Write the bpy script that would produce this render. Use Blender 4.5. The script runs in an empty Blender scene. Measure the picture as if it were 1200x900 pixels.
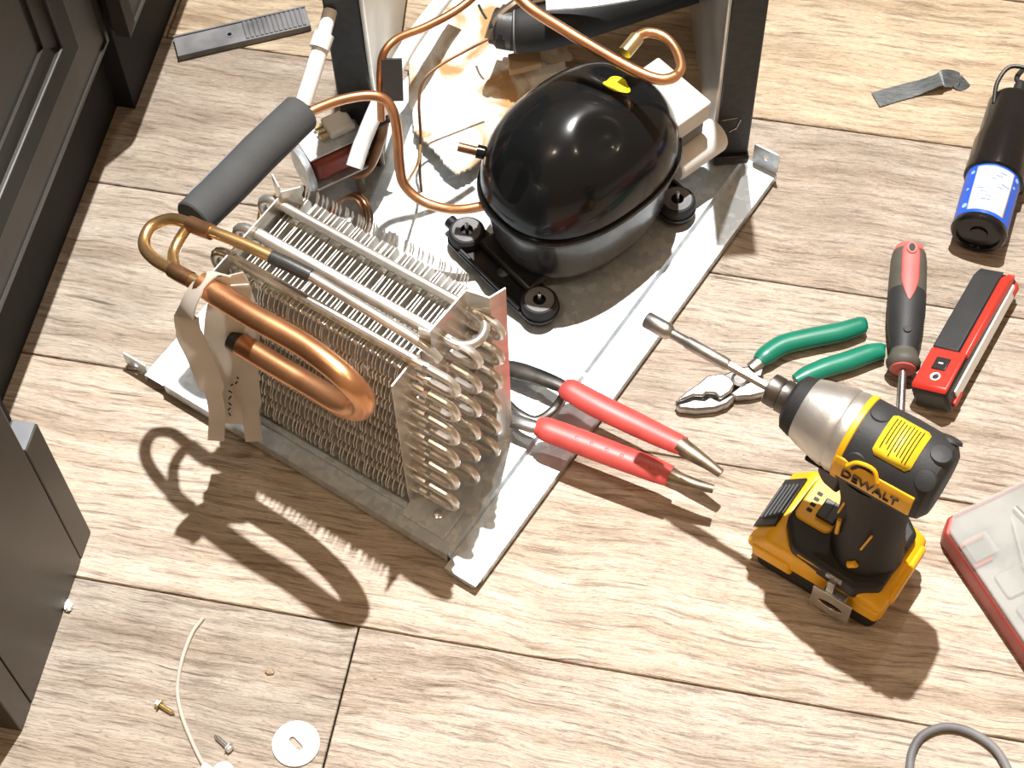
import bpy, bmesh, math, random
from mathutils import Vector, Matrix, noise

random.seed(7)
PI = math.pi
scene = bpy.context.scene
C = scene.collection

# ------------------------------------------------------------------ camera
FPX, PITCH, ROLL, DIST = 2150.0, math.radians(59.2), math.radians(-2.5), 1.55
_f = Vector((0, math.cos(PITCH), -math.sin(PITCH)))
_u = Vector((0, math.sin(PITCH), math.cos(PITCH)))
_x = Vector((1, 0, 0))
AX = _x * math.cos(ROLL) + _u * math.sin(ROLL)
AU = -_x * math.sin(ROLL) + _u * math.cos(ROLL)
CAM = -_f * DIST
cd = bpy.data.cameras.new('camera')
cd.sensor_fit = 'HORIZONTAL'; cd.sensor_width = 36.0; cd.lens = 36.0 * FPX / 1200.0
cd.clip_start = 0.02; cd.clip_end = 50
cam = bpy.data.objects.new('camera', cd); C.objects.link(cam)
cam.matrix_world = Matrix(((AX.x, AU.x, -_f.x, CAM.x), (AX.y, AU.y, -_f.y, CAM.y), (AX.z, AU.z, -_f.z, CAM.z), (0, 0, 0, 1)))
scene.camera = cam

def at(px, py, z=0.0):
    """photo pixel (1200x900) -> world point at height z"""
    d = _f + AX * ((px - 600) / FPX) - AU * ((py - 450) / FPX)
    t = (z - CAM.z) / d.z
    return CAM + d * t

# ------------------------------------------------------------------ light
w = bpy.data.worlds.new('world'); scene.world = w; w.use_nodes = True
bg = w.node_tree.nodes['Background']
bg.inputs[0].default_value = (1.0, 0.63, 0.35, 1); bg.inputs[1].default_value = 0.37

def lamp(name, loc, power, radius, col):
    l = bpy.data.lights.new(name, 'POINT'); l.energy = power; l.shadow_soft_size = radius; l.color = col
    o = bpy.data.objects.new(name, l); C.objects.link(o); o.location = loc
    return o
kl = bpy.data.lights.new('ceiling_spotlight', 'SPOT'); kl.energy = 860; kl.shadow_soft_size = .026; kl.color = (1.0, .985, .96)
kl.spot_size = math.radians(44); kl.spot_blend = 1.0
ko = bpy.data.objects.new('ceiling_spotlight', kl); C.objects.link(ko); ko.location = (0.21, 0.86, 3.0)
ko.rotation_euler = (Vector((.10, -.10, 0)) - ko.location).to_track_quat('-Z', 'Y').to_euler()
lamp('ceiling_downlight', (-0.75, -0.55, 2.7), 26, 0.10, (1.0, 0.82, 0.6))
lamp('ceiling_downlight', (0.85, -0.75, 2.7), 22, 0.10, (1.0, 0.82, 0.6))

lamp('ceiling_downlight', (0.95, 2.1, 3.0), 60, 0.06, (1.0, 0.95, 0.88))
vs = scene.view_settings
vs.view_transform = 'Standard'
try: vs.look = 'None'
except Exception: pass
vs.exposure = 0.0; vs.gamma = 1.0; vs.use_curve_mapping = False

# ------------------------------------------------------------------ materials
def mat(name, col, rough=0.5, metal=0.0, bump=0.0, bscale=200.0, var=0.0, vscale=30.0, coat=0.0, alpha=1.0, trans=0.0, stretch=(1, 1, 1), spec=0.5, vcol=None):
    m = bpy.data.materials.new(name); m.use_nodes = True
    nt = m.node_tree; b = nt.nodes['Principled BSDF']
    b.inputs['Base Color'].default_value = (*col, 1); b.inputs['Roughness'].default_value = rough
    b.inputs['Metallic'].default_value = metal; b.inputs['Specular IOR Level'].default_value = spec
    if coat: b.inputs['Coat Weight'].default_value = coat; b.inputs['Coat Roughness'].default_value = 0.06
    if alpha < 1: b.inputs['Alpha'].default_value = alpha
    if trans: b.inputs['Transmission Weight'].default_value = trans
    if bump or var:
        tc = nt.nodes.new('ShaderNodeTexCoord'); mp = nt.nodes.new('ShaderNodeMapping')
        mp.inputs['Scale'].default_value = stretch
        nt.links.new(tc.outputs['Object'], mp.inputs[0])
    if var:
        n = nt.nodes.new('ShaderNodeTexNoise'); n.inputs['Scale'].default_value = vscale; n.inputs['Detail'].default_value = 6
        nt.links.new(mp.outputs[0], n.inputs['Vector'])
        r = nt.nodes.new('ShaderNodeValToRGB')
        c2 = vcol or tuple(c * (1 - var) for c in col)
        r.color_ramp.elements[0].color = (*c2, 1); r.color_ramp.elements[1].color = (*col, 1)
        r.color_ramp.elements[0].position = 0.36; r.color_ramp.elements[1].position = 0.6
        nt.links.new(n.outputs['Fac'], r.inputs[0]); nt.links.new(r.outputs[0], b.inputs['Base Color'])
    if bump:
        n2 = nt.nodes.new('ShaderNodeTexNoise'); n2.inputs['Scale'].default_value = bscale; n2.inputs['Detail'].default_value = 4
        nt.links.new(mp.outputs[0], n2.inputs['Vector'])
        bp = nt.nodes.new('ShaderNodeBump'); bp.inputs['Strength'].default_value = bump; bp.inputs['Distance'].default_value = 0.001
        nt.links.new(n2.outputs['Fac'], bp.inputs['Height']); nt.links.new(bp.outputs[0], b.inputs['Normal'])
    return m

def wood_mat():
    m = bpy.data.materials.new('oak_plank'); m.use_nodes = True
    nt = m.node_tree; N = nt.nodes; L = nt.links; b = N['Principled BSDF']
    tc = N.new('ShaderNodeTexCoord'); oi = N.new('ShaderNodeObjectInfo')
    mul = N.new('ShaderNodeMath'); mul.operation = 'MULTIPLY'; mul.inputs[1].default_value = 40; L.new(oi.outputs['Random'], mul.inputs[0])
    add = N.new('ShaderNodeVectorMath'); add.operation = 'ADD'; L.new(tc.outputs['Object'], add.inputs[0]); L.new(mul.outputs[0], add.inputs[1])
    # warp so that the grain wanders
    wn = N.new('ShaderNodeTexNoise'); wn.inputs['Scale'].default_value = 7; wn.inputs['Detail'].default_value = 3; L.new(add.outputs[0], wn.inputs['Vector'])
    sub = N.new('ShaderNodeVectorMath'); sub.operation = 'SUBTRACT'; L.new(wn.outputs['Color'], sub.inputs[0]); sub.inputs[1].default_value = (.5, .5, .5)
    sc = N.new('ShaderNodeVectorMath'); sc.operation = 'MULTIPLY'; L.new(sub.outputs[0], sc.inputs[0]); sc.inputs[1].default_value = (.0, .026, 0)
    wv = N.new('ShaderNodeVectorMath'); wv.operation = 'ADD'; L.new(add.outputs[0], wv.inputs[0]); L.new(sc.outputs[0], wv.inputs[1])
    def nz(scale, s, det=6, rough=.6):
        mp = N.new('ShaderNodeMapping'); mp.inputs['Scale'].default_value = s; L.new(wv.outputs[0], mp.inputs[0])
        n = N.new('ShaderNodeTexNoise'); n.inputs['Scale'].default_value = scale; n.inputs['Detail'].default_value = det; n.inputs['Roughness'].default_value = rough
        L.new(mp.outputs[0], n.inputs['Vector']); return n
    def ramp(src, stops):
        r = N.new('ShaderNodeValToRGB'); e = r.color_ramp.elements
        while len(e) < len(stops): e.new(.5)
        for k, (p, c) in enumerate(stops): e[k].position = p; e[k].color = (*c, 1) if len(c) == 3 else c
        L.new(src, r.inputs[0]); return r
    broad = nz(5, (.8, 9, 1), 5, .55)
    base = ramp(broad.outputs['Fac'], [(.26, (.28, .22, .165)), (.42, (.445, .375, .305)), (.60, (.555, .495, .425)), (.78, (.435, .365, .295))])
    fine = nz(20, (1, 13, 1), 5, .62)
    fr = ramp(fine.outputs['Fac'], [(.36, (.50, .45, .41)), (.47, (.97, .97, .97)), (.64, (1.15, 1.14, 1.12))])
    ln = nz(7, (.55, 10, 1), 4, .6)
    l1 = N.new('ShaderNodeMath'); l1.operation = 'SUBTRACT'; l1.inputs[1].default_value = .5; L.new(ln.outputs['Fac'], l1.inputs[0])
    l2 = N.new('ShaderNodeMath'); l2.operation = 'MULTIPLY'; l2.inputs[1].default_value = 26.0; L.new(l1.outputs[0], l2.inputs[0])
    l3 = N.new('ShaderNodeMath'); l3.operation = 'FRACT'; L.new(l2.outputs[0], l3.inputs[0])
    lr = ramp(l3.outputs[0], [(.0, (.42, .36, .31)), (.30, (1, 1, 1)), (.80, (1.03, 1.03, 1.03))])
    lm = N.new('ShaderNodeMix'); lm.data_type = 'RGBA'; lm.blend_type = 'MULTIPLY'; lm.inputs[0].default_value = .8
    L.new(fr.outputs[0], lm.inputs[6]); L.new(lr.outputs[0], lm.inputs[7])
    mx = N.new('ShaderNodeMix'); mx.data_type = 'RGBA'; mx.blend_type = 'MULTIPLY'; mx.inputs[0].default_value = .85
    L.new(base.outputs[0], mx.inputs[6]); L.new(lm.outputs[2], mx.inputs[7])
    # grey weathered patches
    gp = nz(9, (1, 3, 1), 3, .5)
    gr = ramp(gp.outputs['Fac'], [(.5, (0, 0, 0)), (.72, (1, 1, 1))])
    mg = N.new('ShaderNodeMix'); mg.data_type = 'RGBA'; mg.blend_type = 'MIX'
    gm = N.new('ShaderNodeMath'); gm.operation = 'MULTIPLY'; gm.inputs[1].default_value = .45; L.new(gr.outputs[0], gm.inputs[0]); L.new(gm.outputs[0], mg.inputs[0])
    L.new(mx.outputs[2], mg.inputs[6]); mg.inputs[7].default_value = (.27, .225, .18, 1)
    # dark cracks and knots
    ck = nz(11, (.9, 22, 1), 2, .4)
    cr = ramp(ck.outputs['Fac'], [(.245, (1, 1, 1)), (.285, (0, 0, 0))])
    mk = N.new('ShaderNodeMix'); mk.data_type = 'RGBA'; cm = N.new('ShaderNodeMath'); cm.operation = 'MULTIPLY'; cm.inputs[1].default_value = .75
    L.new(cr.outputs[0], cm.inputs[0]); L.new(cm.outputs[0], mk.inputs[0])
    L.new(mg.outputs[2], mk.inputs[6]); mk.inputs[7].default_value = (.075, .05, .032, 1)
    tint = N.new('ShaderNodeMix'); tint.data_type = 'RGBA'; tint.blend_type = 'MULTIPLY'; tint.inputs[0].default_value = 1
    L.new(mk.outputs[2], tint.inputs[6]); L.new(oi.outputs['Color'], tint.inputs[7])
    L.new(tint.outputs[2], b.inputs['Base Color'])
    emb = nz(24, (1, 15, 1), 4, .65)
    hh = N.new('ShaderNodeMath'); hh.operation = 'ADD'; L.new(emb.outputs['Fac'], hh.inputs[0]); L.new(fine.outputs['Fac'], hh.inputs[1])
    bp = N.new('ShaderNodeBump'); bp.inputs['Strength'].default_value = 1.0; bp.inputs['Distance'].default_value = .0022
    L.new(hh.outputs[0], bp.inputs['Height']); L.new(bp.outputs[0], b.inputs['Normal'])
    b.inputs['Roughness'].default_value = .42; b.inputs['Specular IOR Level'].default_value = .45
    return m

def galv_mat():
    m = bpy.data.materials.new('galvanised_steel'); m.use_nodes = True
    nt = m.node_tree; N = nt.nodes; L = nt.links; b = N['Principled BSDF']
    tc = N.new('ShaderNodeTexCoord')
    v = N.new('ShaderNodeTexVoronoi'); v.inputs['Scale'].default_value = 170; L.new(tc.outputs['Object'], v.inputs['Vector'])
    n = N.new('ShaderNodeTexNoise'); n.inputs['Scale'].default_value = 60; n.inputs['Detail'].default_value = 5; L.new(tc.outputs['Object'], n.inputs['Vector'])
    s = N.new('ShaderNodeSeparateColor'); L.new(v.outputs['Color'], s.inputs[0])
    a = N.new('ShaderNodeMath'); a.operation = 'ADD'; L.new(s.outputs[0], a.inputs[0]); L.new(n.outputs['Fac'], a.inputs[1])
    r = N.new('ShaderNodeValToRGB'); e = r.color_ramp.elements
    e[0].position = .45; e[0].color = (.54, .60, .65, 1); e[1].position = 1.0; e[1].color = (.74, .78, .80, 1)
    mh = N.new('ShaderNodeMath'); mh.operation = 'MULTIPLY'; mh.inputs[1].default_value = .62; L.new(a.outputs[0], mh.inputs[0])
    L.new(mh.outputs[0], r.inputs[0]); L.new(r.outputs[0], b.inputs['Base Color'])
    b.inputs['Metallic'].default_value = .6; b.inputs['Roughness'].default_value = .42
    bp = N.new('ShaderNodeBump'); bp.inputs['Strength'].default_value = .12; bp.inputs['Distance'].default_value = .0006
    L.new(n.outputs['Fac'], bp.inputs['Height']); L.new(bp.outputs[0], b.inputs['Normal'])
    return m

def towel_mat():
    m = bpy.data.materials.new('stained_terry'); m.use_nodes = True
    nt = m.node_tree; N = nt.nodes; L = nt.links; b = N['Principled BSDF']
    tc = N.new('ShaderNodeTexCoord')
    n = N.new('ShaderNodeTexNoise'); n.inputs['Scale'].default_value = 13; n.inputs['Detail'].default_value = 5; n.inputs['Distortion'].default_value = 1.2
    L.new(tc.outputs['Object'], n.inputs['Vector'])
    r = N.new('ShaderNodeValToRGB'); e = r.color_ramp.elements
    e[0].position = .38; e[0].color = (.42, .25, .11, 1); e[1].position = .50; e[1].color = (.82, .79, .73, 1)
    L.new(n.outputs['Fac'], r.inputs[0]); L.new(r.outputs[0], b.inputs['Base Color'])
    b.inputs['Roughness'].default_value = .95
    n2 = N.new('ShaderNodeTexNoise'); n2.inputs['Scale'].default_value = 600; L.new(tc.outputs['Object'], n2.inputs['Vector'])
    bp = N.new('ShaderNodeBump'); bp.inputs['Strength'].default_value = .6; bp.inputs['Distance'].default_value = .002
    L.new(n2.outputs['Fac'], bp.inputs['Height']); L.new(bp.outputs[0], b.inputs['Normal'])
    return m

M = dict(
    wood=wood_mat(), galv=galv_mat(), towel=towel_mat(),
    underlay=mat('subfloor', (.05, .035, .025), .9, var=.3),
    cab=mat('dark_cabinet_paint', (.030, .027, .022), .38, bump=.15, bscale=60, var=.25, vscale=12),
    toe=mat('black_toe_kick', (.002, .002, .002), .75, var=.3),
    panel=mat('dark_grey_panel', (.060, .052, .042), .42, bump=.1, bscale=90, var=.2, vscale=10),
    ledge=mat('pale_blue_grey', (.20, .21, .23), .35, var=.2),
    shell=mat('gloss_black_enamel', (.006, .0065, .007), .20, coat=.18, spec=.22, bump=.04, bscale=60),
    shell2=mat('worn_black_enamel', (.034, .034, .036), .26, coat=.3, var=.4, vscale=40),
    blackmetal=mat('black_painted_steel', (.012, .012, .013), .35, bump=.1, bscale=150, var=.3),
    rubber=mat('black_rubber', (.011, .011, .011), .7, bump=.2, var=.2),
    grey_rubber=mat('grey_rubber', (.19, .19, .195), .6, var=.45, bump=.2),
    copper=mat('copper', (.78, .40, .20), .30, .9, bump=.08, bscale=40, var=.35, vscale=25, vcol=(.55, .25, .12)),
    copper_dark=mat('tarnished_copper', (.36, .19, .10), .38, .85, var=.5, vscale=40),
    copper_bright=mat('yellow_copper', (.85, .55, .25), .28, .9, var=.3, vscale=30),
    steel=mat('bright_steel', (.72, .72, .72), .25, .95, var=.25, vscale=40),
    tool_steel=mat('tool_steel', (.55, .55, .54), .32, .95, var=.4, vscale=60, bump=.08),
    dark_steel=mat('blackened_steel', (.16, .15, .14), .35, .9, var=.5, vscale=50),
    worn_steel=mat('worn_brown_steel', (.30, .24, .18), .40, .85, var=.5, vscale=60),
    alu=mat('aluminium', (.80, .78, .74), .28, .85, var=.2, vscale=50),
    fin=mat('aluminium_fin', (.80, .77, .71), .32, .5, var=.25, vscale=60),
    inner=mat('silver_liner', (.50, .50, .48), .35, .5, var=.25, vscale=15),
    post=mat('black_speckled_panel', (.012, .011, .010), .4, bump=.25, bscale=400, var=.6, vscale=120),
    foam=mat('grey_foam', (.058, .060, .061), .85, bump=.25, bscale=300, var=.12, vscale=40),
    white=mat('white_plastic', (.80, .80, .78), .4, var=.05),
    cream=mat('cream_plastic', (.72, .71, .66), .4, var=.08),
    tag=mat('white_tape', (.82, .77, .70), .6, var=.12, vscale=35),
    redcoil=mat('red_winding', (.26, .035, .018), .45, var=.5, vscale=30, bump=.2),
    black=mat('black_plastic', (.014, .014, .014), .42, var=.2),
    glossblack=mat('gloss_black_plastic', (.007, .007, .008), .22, bump=.05, bscale=80, var=.2),
    blacktape=mat('black_tape', (.035, .035, .035), .38, bump=.15, bscale=200, var=.2),
    greytape=mat('grey_duct_tape', (.10, .11, .115), .30, bump=.4, bscale=120, var=.4, vscale=80, stretch=(1, 6, 1)),
    redgrip=mat('red_vinyl', (.56, .075, .065), .42, var=.25, vscale=40, bump=.05),
    greengrip=mat('green_vinyl', (.005, .17, .105), .32, var=.15),
    yellow=mat('tool_yellow', (.90, .46, .008), .42, var=.15, vscale=25),
    sticker=mat('yellow_sticker', (.88, .78, .02), .5, var=.1),
    label=mat('yellow_label', (.88, .62, .03), .5, var=.08),
    ink=mat('black_ink', (.012, .010, .008), .6, var=.1),
    greyblack=mat('grey_black_overmould', (.024, .025, .026), .6, bump=.15, bscale=500, var=.25),
    brownblack=mat('matte_black_nylon', (.011, .010, .009), .62, bump=.1, bscale=300, var=.2),
    castal=mat('cast_aluminium', (.60, .59, .57), .38, .85, bump=.12, bscale=300, var=.15, vscale=40),
    olive=mat('olive_grey_grip', (.085, .080, .065), .6, bump=.2, bscale=200, var=.25),
    redplastic=mat('red_plastic', (.62, .035, .022), .35, var=.15),
    pinkred=mat('faded_red_plastic', (.62, .13, .12), .45, var=.2),
    clear=mat('frosted_clear_plastic', (.62, .63, .60), .22, alpha=.22, var=.1, bump=.2, bscale=120),
    casered=mat('dull_red_plastic', (.36, .045, .032), .42, var=.3),
    caseinner=mat('grey_case_insert', (.24, .235, .215), .5, bump=.3, bscale=60, var=.5, vscale=30),
    blue=mat('blue_label', (.015, .10, .62), .35, var=.1),
    paper=mat('white_label', (.80, .82, .84), .5, var=.06),
    lightblue=mat('pale_blue_print', (.30, .48, .70), .5, var=.1),
    kraft=mat('tan_foam', (.50, .37, .24), .9, bump=.6, bscale=120, var=.4, vscale=40),
    cardboard=mat('cardboard', (.46, .30, .16), .85, var=.2),
    brass=mat('brass', (.75, .60, .32), .3, .9, var=.2),
    orange=mat('orange_stain', (.72, .33, .06), .7, var=.4),
)

def translucent(m, f):
    nt = m.node_tree; b = nt.nodes['Principled BSDF']; out = nt.nodes['Material Output']
    t = nt.nodes.new('ShaderNodeBsdfTranslucent'); t.inputs[0].default_value = b.inputs['Base Color'].default_value
    mx = nt.nodes.new('ShaderNodeMixShader'); mx.inputs[0].default_value = f
    nt.links.new(b.outputs[0], mx.inputs[1]); nt.links.new(t.outputs[0], mx.inputs[2]); nt.links.new(mx.outputs[0], out.inputs[0])
translucent(M['tag'], .5)

# ------------------------------------------------------------------ mesh helpers
def catmull(pts, n=8):
    P = [Vector(p) for p in pts]
    if len(P) < 3: return P
    Q = [P[0] * 2 - P[1]] + P + [P[-1] * 2 - P[-2]]
    out = []
    for i in range(1, len(Q) - 2):
        p0, p1, p2, p3 = Q[i - 1:i + 3]
        for k in range(n):
            t = k / n
            out.append(.5 * ((2 * p1) + (p2 - p0) * t + (2 * p0 - 5 * p1 + 4 * p2 - p3) * t * t + (3 * p1 - p0 - 3 * p2 + p3) * t ** 3))
    out.append(P[-1]); return out

class MB:
    def __init__(s): s.v = []; s.f = []
    def add(s, vs, fs):
        o = len(s.v); s.v += [Vector(v) for v in vs]; s.f += [tuple(i + o for i in f) for f in fs]; return s
    def box(s, x0, x1, y0, y1, z0, z1):
        return s.add([(x, y, z) for z in (z0, z1) for y in (y0, y1) for x in (x0, x1)],
                     [(0, 2, 3, 1), (4, 5, 7, 6), (0, 1, 5, 4), (2, 6, 7, 3), (0, 4, 6, 2), (1, 3, 7, 5)])
    def prism(s, poly, z0, z1):
        n = len(poly)
        a = sum(poly[i][0] * poly[(i + 1) % n][1] - poly[(i + 1) % n][0] * poly[i][1] for i in range(n))
        if a < 0: poly = poly[::-1]
        return s.add([(x, y, z0) for x, y in poly] + [(x, y, z1) for x, y in poly],
                     [tuple(range(n - 1, -1, -1)), tuple(range(n, 2 * n))] + [(i, (i + 1) % n, n + (i + 1) % n, n + i) for i in range(n)])
    def prism_xz(s, poly, y0, y1):     # profile in x,z extruded along y
        n = len(poly)
        a = sum(poly[i][0] * poly[(i + 1) % n][1] - poly[(i + 1) % n][0] * poly[i][1] for i in range(n))
        if a < 0: poly = poly[::-1]
        return s.add([(x, y1, z) for x, z in poly] + [(x, y0, z) for x, z in poly],
                     [tuple(range(n - 1, -1, -1)), tuple(range(n, 2 * n))] + [(i, (i + 1) % n, n + (i + 1) % n, n + i) for i in range(n)])
    def ring(s, outer, inner, z0, z1):
        n = len(outer)
        vs = [(x, y, z) for z in (z0, z1) for poly in (outer, inner) for x, y in poly]
        fs = []
        for i in range(n):
            j = (i + 1) % n
            fs += [(2 * n + i, 2 * n + j, 3 * n + j, 3 * n + i), (j, i, n + i, n + j), (i, j, 2 * n + j, 2 * n + i), (n + j, n + i, 3 * n + i, 3 * n + j)]
        return s.add(vs, fs)
    def tube(s, pts, r, n=12, caps=True, flat=1.0, up=None):
        P = [Vector(p) for p in pts]; m = len(P)
        R = r if isinstance(r, (list, tuple)) else [r] * m
        t0 = (P[1] - P[0]).normalized()
        ref = Vector(up) if up else (Vector((0, 0, 1)) if abs(t0.z) < .9 else Vector((1, 0, 0)))
        nx = ref.cross(t0).normalized(); vs = []
        for i in range(m):
            t = (P[min(i + 1, m - 1)] - P[max(i - 1, 0)]).normalized()
            nx = (nx - t * nx.dot(t))
            nx = nx.normalized() if nx.length > 1e-6 else ref.cross(t).normalized()
            ny = t.cross(nx)
            for k in range(n):
                a = 2 * PI * k / n
                vs.append(P[i] + nx * (math.cos(a) * R[i]) + ny * (math.sin(a) * R[i] * flat))
        fs = [(i * n + k, i * n + (k + 1) % n, (i + 1) * n + (k + 1) % n, (i + 1) * n + k) for i in range(m - 1) for k in range(n)]
        if caps: fs += [tuple(range(n - 1, -1, -1)), tuple((m - 1) * n + k for k in range(n))]
        return s.add(vs, fs)
    def lathe(s, prof, A=(0, 0, 0), D=(0, 0, 1), n=28):   # prof: (radius, distance along D)
        A = Vector(A); D = Vector(D).normalized()
        return s.tube_prof([A + D * h for r, h in prof], [max(r, 1e-5) for r, h in prof], D, n)
    def tube_prof(s, P, R, D, n):
        ref = Vector((0, 0, 1)) if abs(D.z) < .9 else Vector((1, 0, 0))
        nx = ref.cross(D).normalized(); ny = D.cross(nx); m = len(P); vs = []
        for i in range(m):
            for k in range(n):
                a = 2 * PI * k / n; vs.append(P[i] + nx * math.cos(a) * R[i] + ny * math.sin(a) * R[i])
        fs = [(i * n + k, i * n + (k + 1) % n, (i + 1) * n + (k + 1) % n, (i + 1) * n + k) for i in range(m - 1) for k in range(n)]
        fs += [tuple(range(n - 1, -1, -1)), tuple((m - 1) * n + k for k in range(n))]
        return s.add(vs, fs)
    def ribbon(s, pts, width_dir, wdt, th):    # strip swept along pts, width along width_dir (list or single)
        P = [Vector(p) for p in pts]; m = len(P); vs = []
        W = [Vector(d) for d in width_dir] if isinstance(width_dir, list) else [Vector(width_dir)] * m
        ws = wdt if isinstance(wdt, list) else [wdt] * m
        for i in range(m):
            t = (P[min(i + 1, m - 1)] - P[max(i - 1, 0)]).normalized()
            d = (W[i] - t * W[i].dot(t)).normalized(); nn = t.cross(d)
            for a, b in ((-1, -1), (1, -1), (1, 1), (-1, 1)):
                vs.append(P[i] + d * (a * ws[i] / 2) + nn * (b * th / 2))
        fs = [(i * 4 + k, i * 4 + (k + 1) % 4, (i + 1) * 4 + (k + 1) % 4, (i + 1) * 4 + k) for i in range(m - 1) for k in range(4)]
        fs += [(3, 2, 1, 0), tuple((m - 1) * 4 + k for k in range(4))]
        return s.add(vs, fs)
    def xf(s, Mx): s.v = [Mx @ v for v in s.v]; return s
    def mesh(s, name, material, smooth=35):
        me = bpy.data.meshes.new(name); me.from_pydata([tuple(v) for v in s.v], [], s.f)
        bm = bmesh.new(); bm.from_mesh(me); bmesh.ops.recalc_face_normals(bm, faces=bm.faces); bm.to_mesh(me); bm.free()
        me.materials.append(material)
        if smooth:
            me.polygons.foreach_set('use_smooth', [True] * len(me.polygons)); me.set_sharp_from_angle(angle=math.radians(smooth))
        me.update(); return me
    def build(s, name, material, parent=None, world=False, bevel=0, seg=2, smooth=35, origin=None, label=None):
        if parent is not None and world:
            inv = mw(parent).inverted(); s.v = [inv @ v for v in s.v]
        o_ = Vector(origin) if origin is not None else None
        if o_ is not None: s.v = [v - o_ for v in s.v]
        o = bpy.data.objects.new(name, s.mesh(name, M[material] if isinstance(material, str) else material, smooth))
        C.objects.link(o)
        if o_ is not None: o.location = o_
        if parent is not None: o.parent = parent
        if bevel:
            b = o.modifiers.new('bevel', 'BEVEL'); b.width = bevel; b.segments = seg; b.limit_method = 'ANGLE'; b.angle_limit = math.radians(40)
        if label: o['label'] = label
        return o

def mw(o):
    m = Matrix.LocRotScale(o.location, o.rotation_euler, o.scale)
    return (mw(o.parent) @ m) if o.parent else m
def thing(name, label, cat, loc=(0, 0, 0), rotz=0, group=None):
    o = bpy.data.objects.new(name, None); C.objects.link(o); o.empty_display_size = .02
    o.location = loc; o.rotation_euler = (0, 0, rotz); return tag(o, label, cat, group)
def tag(o, label, cat, group=None):
    o['label'] = label; o['category'] = cat
    if group: o['group'] = group
    return o
def circle(r, n=24, cx=0, cy=0, ry=None):
    return [(cx + r * math.cos(2 * PI * k / n), cy + (ry or r) * math.sin(2 * PI * k / n)) for k in range(n)]
def rrect(x0, x1, y0, y1, r, n=5):
    out = []
    for cx, cy, a0 in ((x1 - r, y1 - r, 0), (x0 + r, y1 - r, 90), (x0 + r, y0 + r, 180), (x1 - r, y0 + r, 270)):
        for k in range(n + 1):
            a = math.radians(a0 + 90 * k / n); out.append((cx + r * math.cos(a), cy + r * math.sin(a)))
    return out
def text(name, body, size, material, parent, Mx, extrude=.0003):
    cu = bpy.data.curves.new(name, 'FONT'); cu.body = body; cu.size = size; cu.extrude = extrude; cu.align_x = 'CENTER'; cu.align_y = 'CENTER'
    t = bpy.data.objects.new(name, cu); C.objects.link(t)
    dg = bpy.context.evaluated_depsgraph_get()
    me = bpy.data.meshes.new_from_object(t.evaluated_get(dg)); bpy.data.objects.remove(t)
    me.materials.clear(); me.materials.append(M[material]); me.transform(Mx)
    o = bpy.data.objects.new(name, me); C.objects.link(o); o.parent = parent
    return o

# ================================================================== THE SETTING
PA = math.radians(-13.2)
EP = Vector((math.cos(PA), math.sin(PA), 0)); EN = Vector((-math.sin(PA), math.cos(PA), 0))
def PN(p, c, z=0): return EP * p + EN * c + Vector((0, 0, z))
RP = Matrix.Rotation(PA, 4, 'Z')

floor = MB().box(-1.5, 1.5, -1.4, 1.6, -.03, -.0125).build('floor', 'underlay'); floor.rotation_euler.z = PA; floor['kind'] = 'structure'
seams = [-1.19, -1.0, -.812, -.622, -.430, -.2385, -.044, .1425, .320, .505, .69, .878, 1.065, 1.25]
ends = {4: [-.35, .62], 3: [.15], 5: [-.62, .95], 6: [-.95, .80], 7: [-.75, .62], 8: [-.40, .88], 9: [-.1, 1.0], 2: [.5], 1: [-.4]}
ends[4] = [-.0757]
tints = {4: None, 5: (1.1, 1.05, 1.0), 6: (.93, .90, .87), 7: (.76, .72, .68), 8: (.92, .83, .68), 9: (.92, .82, .68)}
prnd = random.Random(11)
for i in range(len(seams) - 1):
    xs = [-1.45] + ends.get(i, [prnd.uniform(-.6, .6)]) + [1.45]
    for k in range(len(xs) - 1):
        g = .0007
        x0, x1, y0, y1 = xs[k] + g, xs[k + 1] - g, seams[i] + g, seams[i + 1] - g
        cx, cy = (x0 + x1) / 2, (y0 + y1) / 2
        o = MB().box(x0 - cx, x1 - cx, y0 - cy, y1 - cy, -.012, 0).build('plank', 'wood', floor, bevel=.0012, seg=2)
        o.location = (cx, cy, 0)
        t = tints.get(i) or (1, 1, 1)
        if i == 4: t = (.80, .78, .76) if k == 0 else (.98, .95, .92)
        j = prnd.uniform(.96, 1.04)
        o.color = (t[0] * j, t[1] * j, t[2] * j, 1)

wl_ = MB().box(-1.05, -.93, -1.4, 1.6, 0, 3.1).build('wall_left', mat('wall_paint', (.55, .52, .47), .8, bump=.1), smooth=0); wl_.rotation_euler.z = PA; wl_['kind'] = 'structure'
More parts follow.
